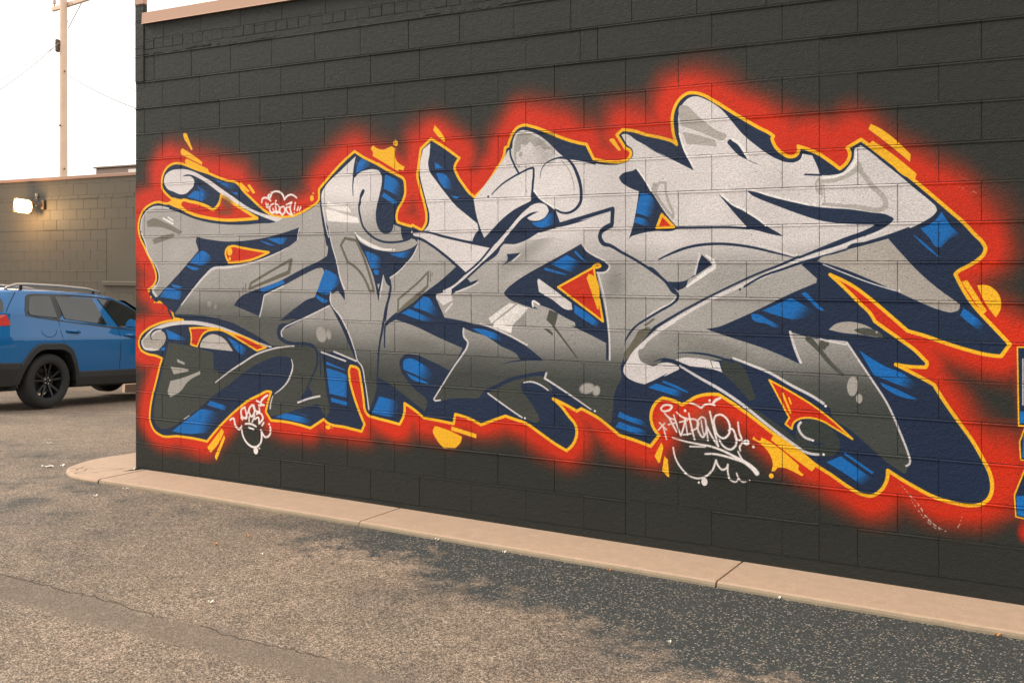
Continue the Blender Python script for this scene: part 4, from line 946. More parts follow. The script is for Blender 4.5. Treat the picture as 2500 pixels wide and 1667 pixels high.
# mortar bed smeared unevenly above the highest full course
def bed():
    mb = MB(); n = 300; vs = []
    for i in range(n + 1):
        t = .1 + (END - .1) * i / n
        low = 3.2525 + .010 * math.sin(t * 2.2) + .007 * math.sin(t * 9.1 + 1) + random.uniform(-.006, .006)
        if random.random() < .12: low -= random.uniform(.0, .03)
        vs += [(t, .012, low - .004), (t, -.0022 + random.uniform(-.001, .001), low), (t, -.003, 3.2945), (t, .012, 3.299)]
    mb.add(vs, [(i * 4 + j, (i + 1) * 4 + j, (i + 1) * 4 + j + 1, i * 4 + j + 1) for i in range(n) for j in range(3)])
    mb.build('mortar_bed', M_WALL, building)
bed()
core = MB(); core.box((.004, .0026, -.6), (END, 5.0, 3.5)); core.build('wall_core', M_WALL, building)
# footing line below the lowest course
ft = MB(); n = 120
for i in range(n):
    t, t2 = i * END / n, (i + 1) * END / n; y = -.006
    ft.add([(t, .01, .0), (t, y, -.004), (t, y - .002, -.25), (t2, .01, .0), (t2, y, -.004), (t2, y - .002, -.25)], [(0, 1, 4, 3), (1, 2, 5, 4)])
ft.build('footing', M_WALL, building)
# corner pier, coping
for z0, z1 in ((3.048, 3.255), (3.255, 3.324), (3.324, 3.53), (3.53, 3.66)):
    me = get_block(.1, z1 - z0, M_WALL, back=.02, side=.004, lip=.002); obj('block', me, building, (.0, -.008, z0))
pc = MB(); pc.cbox((-.002, -.012, 3.66), (.100, .03, 3.95), .003); pc.build('pier_flashing', M_FLASH, building)
pc = MB(); pc.box((.003, .0, 3.0), (.097, .03, 3.66)); pc.build('pier_core', M_WALL, building)
cp = MB(); cp.add([(.1, -.028, 3.502), (END, -.028, 3.502), (END, -.024, 3.585), (.1, -.024, 3.585), (.1, .25, 3.60), (END, .25, 3.60), (.1, -.034, 3.496), (END, -.034, 3.496), (.1, .0, 3.500), (END, .0, 3.500)],
    [(0, 1, 2, 3), (3, 2, 5, 4), (6, 7, 1, 0), (8, 9, 7, 6)]); cp.build('coping', M_FLASH, building)
tag(building, 'dark painted concrete block building with a large graffiti piece across its side wall', 'building')
# ------------------------------------------------------------------ building behind the lot
YB = 8.21
back = empty('building', W2(0, YB, 0), (0, 0, -PHI))
tag(back, 'dark brown block building with a lit floodlight behind the blue car', 'building')
fb = Joined(); lim = (-14.0, -9.0); BT0, BT1 = -26.0, -3.0
def tx_at(x):   # wall coordinate of the back wall under photo column x
    s_ = .00722 * (x + 3291); Zc = 2630 * .2032 / s_; X = (x - 1250) / 2630 * Zc
    return (Vector((X, Zc, 0)) - CORNER).dot(TX)
TJ = tx_at(203.6); TP = tx_at(259)
for r in range(19):
    z = 2.897 - BH * (r + 1); ph = TJ + (0 if r % 2 == 0 else BW / 2)
    js = [ph + BW * k for k in range(-60, 60)]; v_ = (lambda a, z: z > .85)
    if 1.27 < z + .05 and z < 2.28 - .1:
        course(z, BH, [j for j in js if j < TP - .08], BT0, TP, 'block', M_WALL2, lim, back, fb, vis=v_, side=.004)
        course(z, BH, [TP + .12 * (r % 2) + BW * k + .33 for k in range(40)], TP, BT1, 'block', M_WALL2, lim, back, fb, y0=.012, vis=v_, side=.004)
    else: course(z, BH, js, BT0, BT1, 'block', M_WALL2, lim, back, fb, vis=v_, side=.004)
course(2.897, .07, [BT0 + .2 * k for k in range(1, 120)], BT0, BT1, 'brick', M_WALL2, (-13.9, -9.3), back, fb, jit=.004)
course(2.967, .22, [TJ + .1 + BW * k for k in range(-60, 60)], BT0, BT1, 'block', M_WALL2, lim, back, fb)
course(3.187, .103, [TJ + .3 + BW * k for k in range(-60, 60)], BT0, BT1, 'block', M_WALL2, lim, back, fb)
fb.mb.build('block_courses', M_WALL2, back)['kind'] = 'stuff'
c2 = MB(); c2.box((BT0, .0045, -1.2), (BT1, 9, 3.3)); c2.build('wall_core', M_WALL2, back)
c2 = MB(); c2.cbox((BT0, -.03, 3.288), (BT1, .25, 3.352), .006); c2.build('coping', M_FLASH2, back)
c2 = MB(); c2.cbox((tx_at(252), -.055, 1.19), (tx_at(252) + 2.2, .02, 1.275), .008); c2.build('sill', M_WALL2, back)
# ------------------------------------------------------------------ floodlight on the back wall
M_BRONZE = flat('bronze_metal', srgb(92, 70, 48), .5, .1, 20)
def emit(name, col, st):
    x = N(name); x.set(Base_Color=(.9, .8, .65, 1), Emission_Color=col, Emission_Strength=st, Roughness=.3); return x.m
lz = CAM_H + (644 - 500) / 121.0; lt = tx_at(86)
lamp = empty('floodlight', W2(lt, YB, lz), (0, 0, -PHI)); tag(lamp, 'lit floodlight glowing on the dark brown wall above the car', 'lamp')
mb = MB(); mb.cbox((.22, -.05, -.10), (.32, .0, .09), .008); mb.build('mounting_box', M_BRONZE, lamp)
mb = MB(); mb.tube([(.27, -.05, -.02), (.22, -.13, -.02), (.13, -.17, -.01)], .018); mb.build('arm', M_BRONZE, lamp)
Lm = Matrix.Translation((-.02, -.24, -.02)) @ Matrix.Rotation(R(30), 4, 'Z') @ Matrix.Rotation(R(12), 4, 'X') @ Matrix.Rotation(R(9), 4, 'Y')
mb = MB(); hw, hh = .195, .145
mb.add([Lm @ Vector(p) for p in [(-hw, -.06, -hh), (hw, -.06, -hh), (hw, -.06, hh), (-hw, -.06, hh), (-.12, .09, -.09), (.12, .09, -.09), (.12, .09, .09), (-.12, .09, .09)]], [(0, 1, 5, 4), (1, 2, 6, 5), (2, 3, 7, 6), (3, 0, 4, 7), (4, 5, 6, 7)]); mb.build('housing', M_BRONZE, lamp)
mb = MB(); LP = [(-hw + .03, -hh + .055), (-hw + .055, -hh + .012), (-.05, -hh + .004), (hw - .075, -hh + .012), (hw - .03, -hh + .05), (hw - .006, 0), (hw - .03, hh - .035), (hw - .08, hh - .004), (-hw + .06, hh - .004), (-hw + .02, hh - .03), (-hw + .006, .02)]
nl = len(LP); mb.add([Lm @ Vector((a, -.062, b)) for a, b in LP] + [Lm @ Vector((a * .8, -.085, b * .8)) for a, b in LP], [(i, (i + 1) % nl, nl + (i + 1) % nl, nl + i) for i in range(nl)] + [tuple(range(nl, 2 * nl))]); mb.build('lens', emit('lamp_glass', (1, .66, .34, 1), 3.4), lamp)
mb = MB(); mb.tube([(.06, -.02, .17), (.06, -.02, .235)], .028, 10); mb.tube([(.06, -.02, .12), (.06, -.02, .17)], .012, 8); mb.build('photocell', flat('pale_plastic', srgb(200, 180, 150), .5), lamp)
pl = bpy.data.lights.new('floodlight_glow', 'POINT'); pl.energy = 60; pl.color = (1, .60, .25); pl.shadow_soft_size = .12
po = bpy.data.objects.new('floodlight_glow', pl); link(po, lamp); po.location = (-.06, -.55, -.16)
# ------------------------------------------------------------------ utility pole and lines
M_POLE = flat('flare_pale_pole', srgb(222, 194, 172), .9, .12, 6, .4, 40)  # wood colour lightened, with flare from the bright sky painted in
M_WIRE = flat('weathered_cable', (.25, .24, .23, 1), .6)
PX0, PY0 = -12.49, 30.0
pz = ground_z(PX0, PY0)
pole = empty('utility_pole', (PX0, PY0, pz)); tag(pole, 'pale wooden utility pole rising behind the back building', 'utility pole')
mb = MB(); zs = [i * .5 for i in range(25)]; mb.tube([(0, 0, z) for z in zs], [.118 - .0022 * z for z in zs], 14); mb.build('shaft', M_POLE, pole, True)
ad = Vector((-.757, .654, 0)); Ma = Matrix(((ad.x, -ad.y, 0, 0), (ad.y, ad.x, 0, 0), (0, 0, 1, 0), (0, 0, 0, 1)))
az = CAM_H + (644 - 10) * 30 / 2630 - pz
mb = MB(); mb.cbox((-1.25, -.18, az - .06), (.9, -.09, az + .06), .012, Ma); mb.build('crossarm', M_POLE, pole)
mb = MB(); mb.tube([Ma @ Vector((.6, -.19, az)), Ma @ Vector((0, -.14, az - .5))], .012); mb.tube([Ma @ Vector((-.7, -.19, az)), Ma @ Vector((0, -.14, az - .65))], .012); mb.build('brace', flat('galvanised', srgb(150, 140, 130), .5), pole)
M_INS = flat('insulator_glaze', srgb(205, 170, 160), .3)
for q in (.8, .12, -.55, -1.15):
    mb = MB(); mb.lathe([(0, 0), (.02, 0), (.02, .08), (.045, .09), (.05, .12), (.03, .15), (.045, .16), (.045, .19), (0, .2)], 10, Ma @ Matrix.Translation((q, -.135, az + .06)) @ Matrix.Rotation(R(90), 4, 'X')); mb.build('insulator', M_INS, pole, True)
for z_, a_ in ((az - 1.9, .3), (az - 3.4, 2.2), (az - 4.6, .5)):
    mb = MB(); mb.tube([(math.cos(a_) * .08, -.10, z_), (math.cos(a_) * .1, -.16, z_)], .022, 8); mb.build('bolt', M_BRONZE, pole)
mb = MB(); mb.cbox((-.19, -.12, az - 1.35), (-.10, .02, az - 1.0), .02); mb.build('cable_bracket', M_BRONZE, pole)
def at(x, y, Y): return Vector(((x - 1250) / 2630 * Y, Y, CAM_H + (644 - y) / 2630 * Y))
def wire(a, b, sag, r, label):
    mb = MB(); P = [a.lerp(b, i / 24) - Vector((0, 0, sag * 4 * (i / 24) * (1 - i / 24))) for i in range(25)]; mb.tube(P, r * .9, 6, False)
    tag(mb.build('power_line', M_WIRE), label, 'cable', 'overhead lines on the utility pole')
wire(at(166, 109, 29.8), at(420, 262, 24), .15, .011, 'upper of the two cables running down right from the pole')
wire(at(167, 185, 29.9), at(420, 292, 24), .12, .014, 'lower of the two cables running down right from the pole')
wire(at(145, 104, 29.9), at(-180, 310, 26), .25, .011, 'steepest of the cables running down left from the pole')
wire(at(146, 106, 29.9), at(-180, 268, 30), .2, .009, 'middle of the cables running down left from the pole')
wire(at(146, 101, 29.9), at(-180, 200, 34), .2, .009, 'flattest of the cables running down left from the pole')
wire(at(174, 9, 29.6), at(520, 90, 36), .2, .008, 'thin line running right from the pole crossarm')
# ------------------------------------------------------------------ roof things
M_GREY = flat('roof_unit_grey', srgb(132, 112, 98), .6); M_PALE = flat('pale_louvre', srgb(225, 215, 205), .5)
ru_p = at(233, 420, 24.6); ru = empty('roof_unit', (ru_p.x, ru_p.y, 3.22), (0, 0, -PHI)); tag(ru, 'grey boxy rooftop unit with pale vents on the back building', 'roof unit')
mb = MB(); mb.cbox((0, 0, 0), (2.4, 1.2, .56), .02); mb.build('casing', M_GREY, ru)
mb = MB(); mb.cbox((-.04, -.04, .56), (2.44, 1.24, .60), .01); mb.build('lid', M_GREY, ru)
for a, b, c_, d_ in ((.2, .36, .30, .42), (.62, 1.0, .32, .42), (1.1, 1.4, .33, .50), (1.5, 1.85, .36, .46)):
    mb = MB(); mb.cbox((a, -.012, c_), (b, .0, d_), .003); mb.build('vent', M_PALE, ru)
rh = empty('roof_hood', W2(.55, 2.4, 3.5), (0, 0, -PHI)); tag(rh, 'pale sheet metal hood on the roof behind the wall coping', 'roof hood')
mb = MB(); mb.add([(0, 0, 0), (1.6, 0, 0), (1.6, .9, 0), (0, .9, 0), (0, 0, .62), (1.6, 0, .30), (1.6, .9, .30), (0, .9, .62)], [(0, 1, 5, 4), (1, 2, 6, 5), (2, 3, 7, 6), (3, 0, 4, 7), (4, 5, 6, 7)]); mb.build('casing', flat('pale_sheet', srgb(232, 222, 212), .5), rh)
mb = MB(); mb.cbox((-.03, -.03, .0), (1.63, -.005, .05), .004); mb.build('flange', M_PALE, rh)
# ------------------------------------------------------------------ blue parked car (x forward, y left, z up, origin on the ground below the rear axle)
def car_paint():
    x = N('blue_car_paint'); v = x.coord(); fl = x.noise(v, 900, 1)
    c = x.mix(fl, (.001, .100, .29, 1), (.002, .135, .36, 1)); x.b.inputs['Specular IOR Level'].default_value = .15; x.set(Base_Color=c, Metallic=.1, Roughness=.45, Coat_Weight=1.0, Coat_Roughness=.03); return x.m
M_CAR = car_paint()
M_CLAD = flat('black_cladding', (.018, .019, .019, 1), .55, .15, 30); M_TYRE = flat('tyre_rubber', (.020, .020, .020, 1), .8, .2, 40, .3, 90)
M_RIM = flat('gloss_black_rim', (.010, .010, .011, 1), .22, .1, 10); M_TRIM = flat('window_trim', (.012, .013, .014, 1), .35, .1, 10)
M_NUT = flat('wheel_nut_steel', srgb(190, 190, 185), .25, .1, 10, Metallic=1.0); M_RAIL = flat('rail_alloy', srgb(170, 160, 148), .35, .08, 10, Metallic=.7)
def car_glass():
    x = N('tinted_glass'); x.set(Base_Color=(.012, .015, .015, 1), Roughness=.03, IOR=1.7); x.b.inputs['Specular IOR Level'].default_value = .5; return x.m
M_GLASS = car_glass()
M_TAIL = flat('tail_lamp_red', (.55, .05, .04, 1), .15, .2, 25, Coat_Weight=1.0)
M_SEAM = flat('panel_gap', (.006, .012, .03, 1), .8)
TH = R(25); RW = Vector((-6.17, 14.3, 0)); RIGHT = Vector((math.cos(TH), -math.sin(TH), 0))
cc = RW - RIGHT * .925
car = empty('parked_car', (cc.x, cc.y, ground_z(RW.x, RW.y) + .012), (0, R(3.1), R(90 - 25)))
tag(car, 'bright blue SUV with black wheel arches parked beside the wall corner', 'car')
def lerp_tab(tab, q):
    if q <= tab[0][0]: return tab[0][1]
    for (a, b), (c, d_) in zip(tab[:-1], tab[1:]):
        if q <= c: return b + (d_ - b) * (q - a) / (c - a)
    return tab[-1][1]
BELT = [(-.95, 1.27), (-.31, 1.235), (.14, 1.185), (1.2, 1.075), (1.56, 1.055), (2.2, 1.03), (3.7, .9)]
ROOF = [(-.95, 1.50), (-.73, 1.515), (-.43, 1.535), (.25, 1.54), (.93, 1.52), (1.25, 1.495), (1.55, 1.41), (2.25, 1.07), (3.2, .985), (3.5, .92), (3.68, .80)]
SIDE = [(.2, .86), (.46, .905), (.62, .925), (.80, .938), (.93, .944), (.96, .938), (1.08, .905), (1.27, .875)]
def endw(s):
    a = max(0, -.35 - s) / .6; b = max(0, s - 2.95) / .75
    return 1 - .13 * a * a - .04 * a - .22 * b * b
def half(s, h):
    be, ro = lerp_tab(BELT, s), lerp_tab(ROOF, s); be = min(be, ro - .01)
    if h <= be: y = lerp_tab(SIDE, h)
    else:
        y0 = lerp_tab(SIDE, be); y = y0 + (.70 - y0) * min(1, (h - be) / max(.02, ro - be))
    return y * endw(s)
def tail_shift(s, h):
    return lerp_tab([(.3, .10), (.55, 0), (.95, 0), (1.15, .03), (1.5, .20), (1.6, .24)], h) * max(0, 1 - (s + .93) / .35)
def low(s): return .615 if s < -.43 else .47
def in_arch(s, h, k=.93):
    for ax_ in (0.0, 2.7):
        q = s - ax_; pts = [(-.56, .1), (-.50, .40), (-.43, .61), (-.28, .80), (-.20, .86), (.25, .85), (.38, .77), (.51, .5), (.55, .1)]
        pts = [(.03 + (a - .03) * k, .36 + (b - .36) * k) for a, b in pts]; ins = False
        for i in range(len(pts)):
            (x1, y1), (x2, y2) = pts[i], pts[i - 1]
            if (y1 > h) != (y2 > h) and q < (x2 - x1) * (h - y1) / (y2 - y1) + x1: ins = not ins
        if ins: return True
    return False
def car_shell():
    st = [-.93, -.90, -.84, -.76, -.66, -.55, -.45, -.425] + [-.38 + .045 * i for i in range(22)] + [.65, .8, .95, 1.1, 1.25, 1.4, 1.55, 1.72, 1.9, 2.08] + [2.15 + .045 * i for i in range(25)] + [3.3, 3.4, 3.5, 3.58, 3.64, 3.68]
    rows = []
    for s in st:
        be, ro = lerp_tab(BELT, s), lerp_tab(ROOF, s); be = min(be, ro - .01); lo = low(s)
        hs = [lo] + [lo + (.93 - lo) * i / 6 for i in range(1, 6)] + [min(.93, be - .05), min(.965, be - .035), min(1.0, be - .02), be - .005, be]
        sec = [(half(s, h), h) for h in hs]
        sec += [(half(s, be + (ro - be) * u), be + (ro - be) * u) for u in (.35, .7, 1.0)]
        e = endw(s); sec += [(.665 * e, ro + .016), (.60 * e, ro + .030), (.45 * e, ro + .045), (.2 * e, ro + .055), (0, ro + .058)]
        full = [(-y, h) for y, h in sec] + [(y, h) for y, h in sec[-2::-1]]
        rows.append([(s + tail_shift(s, h), y, h) for y, h in full])
    m = len(rows[0]); vs = [p for r in rows for p in r]; fs = []
    for i in range(len(rows) - 1):
        for j in range(m - 1):
            q = (i * m + j, (i + 1) * m + j, (i + 1) * m + j + 1, i * m + j + 1)
            c = sum((Vector(vs[k]) for k in q), Vector()) / 4
            if abs(c.y) > .7 and in_arch(c.x, c.z): continue
            fs.append(q)
    for i in (0, len(rows) - 1):
        for j in range(m // 2):
            q = (i * m + j, i * m + j + 1, i * m + m - 2 - j, i * m + m - 1 - j); fs.append(q if i == 0 else q[::-1])
    me = mesh('body', vs, fs, M_CAR, True)
    bm = bmesh.new(); bm.from_mesh(me); bmesh.ops.remove_doubles(bm, verts=bm.verts, dist=.0005); bmesh.ops.recalc_face_normals(bm, faces=bm.faces)
    for e_ in bm.edges:
        if len(e_.link_faces) == 2 and e_.calc_face_angle(0) > R(32): e_.smooth = False
    bm.to_mesh(me); bm.free(); obj('body', me, car)
car_shell()
def cladding():
    st = [-.95, -.93, -.88, -.80, -.70, -.58] + [-.50 + .045 * i for i in range(24)] + [.7, 1.0, 1.4, 1.8] + [2.1 + .045 * i for i in range(27)] + [3.35, 3.5, 3.62, 3.71]
    mb = MB(); rows = []
    for s in st:
        lo = low(s) + .004; e = endw(s)
        bot = .26 if s > -.5 else .30
        sec = [(.80 * e, bot), (.90 * e, bot + .02), (half(s, lo) + .016, lo - .08), (half(s, lo) + .016, lo - .012), (half(s, lo) + .002, lo)]
        rows.append([(s - (.015 if s < -.9 else 0), -y, h) for y, h in sec] + [(s - (.015 if s < -.9 else 0), y, h) for y, h in sec[::-1]])
    m = len(rows[0]); vs = [p for r in rows for p in r]; fs = []
    for i in range(len(rows) - 1):
        for j in range(m):
            q = (i * m + j, (i + 1) * m + j, (i + 1) * m + (j + 1) % m, i * m + (j + 1) % m); c = sum((Vector(vs[k]) for k in q), Vector()) / 4
            if abs(c.y) > .6 and in_arch(c.x, c.z): continue
            if j in (4, m - 1) and j == m - 1: continue
            fs.append(q)
    fs += [tuple(range(m)), tuple((len(rows) - 1) * m + k for k in range(m))[::-1]]
    mb.add(vs, fs); mb.build('cladding', M_CLAD, car)
    fl = MB(); fl.box((-.75, -.7, .24), (3.5, .7, .45)); fl.build('underbody', M_CLAD, car)
cladding()
OUT = [(-.52, .34), (-.485, .48), (-.43, .61), (-.34, .74), (-.28, .80), (-.20, .852), (-.12, .865), (.18, .862), (.25, .85), (.33, .81), (.38, .77), (.46, .62), (.51, .5), (.545, .34)]
for sg in (-1, 1):
    for ax_ in (0.0, 2.7):
        mb = MB(); L = []
        for a, b in OUT:
            ia, ib = .02 + (a - .02) * .86, .36 + (b - .36) * .84
            L += [(ax_ + a, sg * (half(ax_ + a, b) + .003), b), (ax_ + a * .985, sg * (half(ax_ + a, b) + .026), b - .012), (ax_ + ia, sg * (half(ax_ + ia, ib) + .032), ib), (ax_ + ia, sg * .72, ib)]
        mb.add(L, [(i * 4 + j, i * 4 + j + 1, (i + 1) * 4 + j + 1, (i + 1) * 4 + j) for i in range(len(OUT) - 1) for j in range(3)]); mb.build('wheel_arch', M_CLAD, car)
        mb = MB(); A_ = [R(-15 + 210 * q / 20) for q in range(21)]; L = []
        for q in A_: L += [(ax_ + .5 * math.cos(q), sg * .90, .38 + .47 * math.sin(q)), (ax_ + .5 * math.cos(q), sg * .52, .38 + .47 * math.sin(q))]
        mb.add(L, [(2 * i, 2 * i + 1, 2 * i + 3, 2 * i + 2) for i in range(20)] + [tuple(2 * i + 1 for i in range(21))]); mb.build('wheel_well', M_CLAD, car)
        wh = bpy.data.objects.new('wheel', None); link(wh, car); wh.location = (ax_ + .02, sg * .80, .362)
        # wheel > tyre, rim, brake disc, nuts
        mb = MB(); mb.lathe([(.228, -.09), (.236, -.112), (.262, -.124), (.30, -.128), (.338, -.120), (.356, -.102), (.364, -.07), (.364, .07), (.356, .102), (.338, .120), (.30, .128), (.262, .124), (.236, .112), (.228, .09)], 48); mb.build('tyre', M_TYRE, wh, True)
        mb = MB(); mb.lathe([(.232, -.10), (.226, -.07), (.20, .0), (.226, .07), (.232, .10), (.240, .108)], 40)
        mb.lathe([(0, sg * .085), (.05, sg * .085), (.066, sg * .070), (.066, sg * .03), (0, sg * .03)], 20)
        for k in range(5):
            for off in (-.15, .15):
                a = 2 * math.pi * k / 5 + .35 + off; a2 = 2 * math.pi * k / 5 + .35 + off * 1.55
                p0 = Vector((math.cos(a) * .05, sg * .075, math.sin(a) * .05)); p1 = Vector((math.cos(a2) * .228, sg * .088, math.sin(a2) * .228)); nn = (p1 - p0).normalized().cross(Vector((0, 1, 0))) * .013
                dp = Vector((0, -sg * .03, 0)); mb.add([p0 - nn, p0 + nn, p1 + nn, p1 - nn, p0 - nn + dp, p0 + nn + dp, p1 + nn + dp, p1 - nn + dp], [(0, 1, 2, 3), (0, 4, 5, 1), (1, 5, 6, 2), (3, 2, 6, 7), (0, 3, 7, 4)])
        mb.build('rim', M_RIM, wh)
        mb = MB(); mb.lathe([(0, sg * .0), (.17, sg * .0), (.17, -sg * .02), (0, -sg * .02)], 28); mb.build('brake_disc', flat('dark_disc', (.02, .02, .02, 1), .5), wh)
        for k in range(5):
            a = 2 * math.pi * k / 5 + .1; mb = MB(); mb.lathe([(0, sg * .092), (.009, sg * .09), (.010, sg * .07)], 8, Matrix.Translation((math.cos(a) * .042, 0, math.sin(a) * .042))); mb.build('wheel_nut', M_NUT, wh, True)
def side_poly(name, pts, off, mat, sg=-1, parent=None, th=.006):
    P = [Vector((s + tail_shift(s, h), sg * (half(s, h) + off), h)) for s, h in pts]; Q = [Vector((p.x, p.y - sg * th, p.z)) for p in P]; n = len(P)
    mb = MB(); f = [tuple(range(n)) if sg < 0 else tuple(range(n))[::-1]]
    f += [(i, (i + 1) % n, n + (i + 1) % n, n + i) for i in range(n)]; mb.add(P + Q, f); return mb.build(name, mat, parent or car)
def ribbon(name, pts, wd, off, mat, sg=-1, closed=False):
    n = len(pts); L = []
    for i, p in enumerate(pts):
        a = Vector(pts[(i - 1) % n if closed else max(0, i - 1)]); b = Vector(pts[(i + 1) % n if closed else min(n - 1, i + 1)]); t_ = (b - a).normalized(); q = Vector((-t_.y, t_.x)) * wd / 2
        for k in (-1, 1): s, h = p[0] + q.x * k, p[1] + q.y * k; L.append((s + tail_shift(s, h), sg * (half(s, h) + off), h))
    mb = MB(); mb.add(L, [(2 * i, 2 * i + 1, (2 * i + 3) % (2 * n), (2 * i + 2) % (2 * n)) for i in range(n if closed else n - 1)]); return mb.build(name, mat, car)
for sg in (-1, 1):
    side_poly('window_trim', [(-.375, 1.225), (-.365, 1.29), (-.27, 1.475), (-.22, 1.507), (-.12, 1.518), (.4, 1.522), (.9, 1.508), (1.27, 1.475), (1.57, 1.38), (2.06, 1.115), (2.08, 1.03), (1.56, 1.035), (1.2, 1.058), (.15, 1.163), (-.2, 1.20)], .007, M_TRIM, sg)
    side_poly('quarter_window', [(-.315, 1.245), (-.31, 1.29), (-.225, 1.455), (-.19, 1.477), (-.12, 1.488), (.13, 1.492), (.135, 1.205), (-.2, 1.226)], .011, M_GLASS, sg)
    side_poly('door_window', [(.215, 1.492), (.87, 1.482), (1.0, 1.115), (.262, 1.19)], .011, M_GLASS, sg)
    side_poly('door_window', [(.975, 1.478), (1.25, 1.452), (1.55, 1.362), (2.0, 1.11), (2.0, 1.055), (1.215, 1.088)], .011, M_GLASS, sg)
    side_poly('rear_side_glass', [(-.80, 1.482), (-.66, 1.43), (-.655, 1.38), (-.69, 1.275), (-.86, 1.26)], .006, M_GLASS, sg)
    side_poly('tail_lamp', [(-.90, 1.222), (-.65, 1.235), (-.60, 1.115), (-.62, 1.095), (-.90, 1.085)], .014, M_TAIL, sg, th=.03)
    ribbon('panel_seam', [(.155, 1.165), (.165, 1.05), (.19, .95), (.225, .865)], .008, .0025, M_SEAM, sg)
    ribbon('panel_seam', [(1.195, 1.058), (1.225, .95), (1.245, .8), (1.255, .65), (1.26, .48)], .008, .0025, M_SEAM, sg)
    ribbon('panel_seam', [(-.40, 1.53), (-.43, 1.50), (-.54, 1.385), (-.62, 1.30), (-.655, 1.245)], .009, .003, M_SEAM, sg)
    if sg < 0: ribbon('fuel_door', [(-.02 + .125 * math.cos(a), 1.035 + .088 * math.sin(a)) for a in [2 * math.pi * k / 28 for k in range(28)]], .007, .0025, M_SEAM, sg, True)
    for s0, h0 in ((.385, 1.015), (1.42, .955)):
        hd = MB(); y = sg * (half(s0, h0) + .022); hd.tube([(s0 - .115, y - sg * .018, h0 + .008), (s0 - .085, y, h0 + .012), (s0, y + sg * .006, h0 + .008), (s0 + .085, y, h0 - .004), (s0 + .115, y - sg * .018, h0 - .008)], [.012, .019, .021, .019, .012], 10); hd.build('door_handle', M_CAR, car, True)
    rl = MB(); rl.tube([(-.47, sg * .585, 1.565), (-.40, sg * .585, 1.605), (-.30, sg * .585, 1.632), (-.15, sg * .585, 1.640), (.4, sg * .588, 1.635), (.9, sg * .59, 1.612), (1.12, sg * .59, 1.578), (1.16, sg * .59, 1.555)], [.016, .019, .02, .02, .02, .02, .018, .014], 10); rl.build('roof_rail', M_RAIL, car, True)
    for s0, h0 in ((-.22, 1.60), (1.02, 1.56)):
        rf = MB(); rf.tube([(s0, sg * .585, h0 - .05), (s0, sg * .586, h0 + .03)], .022, 8); rf.build('rail_foot', M_TRIM, car)
    mr = MB(); mr.cbox((1.80, sg * .93 if sg > 0 else -1.10, 1.07), (1.92, 1.10 if sg > 0 else sg * .93, 1.21), .03); mr.build('side_mirror', M_CAR, car)
    hl = MB(); hl.cbox((3.40, min(sg * .52, sg * .84), .84), (3.62, max(sg * .52, sg * .84), .90), .02); hl.build('headlamp', M_NUT, car)
rw = MB(); zz = [(1.245, .60), (1.30, .585), (1.40, .55), (1.475, .52)]; L = []
for h, y in zz: xx = -.93 + tail_shift(-.93, h) - .008; L += [(xx, -y, h), (xx, y, h)]
rw.add(L, [(0, 2, 3, 1), (2, 4, 5, 3), (4, 6, 7, 5)]); rw.build('rear_window', M_GLASS, car)
sp = MB(); sp.cbox((-.86, -.60, 1.515), (-.62, .60, 1.545), .01); sp.build('spoiler', M_CAR, car)
ws = MB(); ws.add([(1.62, -.60, 1.40), (1.62, .60, 1.40), (2.22, .66, 1.105), (2.22, -.66, 1.105)], [(0, 1, 2, 3)])
for k in range(len(ws.v)): ws.v[k] = (ws.v[k][0], ws.v[k][1], ws.v[k][2] + .065)
ws.build('windscreen', M_GLASS, car)
gr = MB(); gr.cbox((3.64, -.5, .58), (3.70, .5, .74), .02); gr.build('grille', M_CLAD, car)

# ------------------------------------------------------------------ ground paint, wheel stop, litter
def on_ground(x, y):
    u = (x - 1250) / 2630; v = (y - 644) / 2630; Y = 5.0
    for _ in range(60): Y += .5 * ((CAM_H - ground_z(u * Y, Y)) / v - Y)
    return Vector((u * Y, Y))
ln = ground_strip('parking_line', [on_ground(-60, 1020), on_ground(110, 1009), on_ground(345, 1003)], .05, M_LINE); tag(ln, kind='structure')
ln = ground_strip('parking_line', [on_ground(-60, 978), on_ground(120, 975), on_ground(345, 962)], .06, M_LINE); tag(ln, kind='structure')
a, b = on_ground(300, 957), on_ground(420, 953); dd = (b - a).normalized()
wsz = ground_z(a.x, a.y)
stop = empty('wheel_stop', (a.x, a.y, wsz), (0, 0, math.atan2(dd.y, dd.x)))
tag(stop, 'low pale concrete wheel stop beyond the car beside the wall corner', 'wheel stop')
mb = MB(); mb.add([(0, -.09, -.05), (1.8, -.09, -.05), (1.8, .09, -.05), (0, .09, -.05), (.02, -.06, .13), (1.78, -.06, .13), (1.78, .06, .13), (.02, .06, .13)], [(0, 1, 5, 4), (1, 2, 6, 5), (2, 3, 7, 6), (3, 0, 4, 7), (4, 5, 6, 7)]); mb.build('body', M_CONC, stop)
M_PAPER = flat('litter_paper', srgb(232, 224, 212), .7, .08, 30); M_LEAF = flat('dry_leaf', srgb(190, 130, 70), .8, .2, 60)
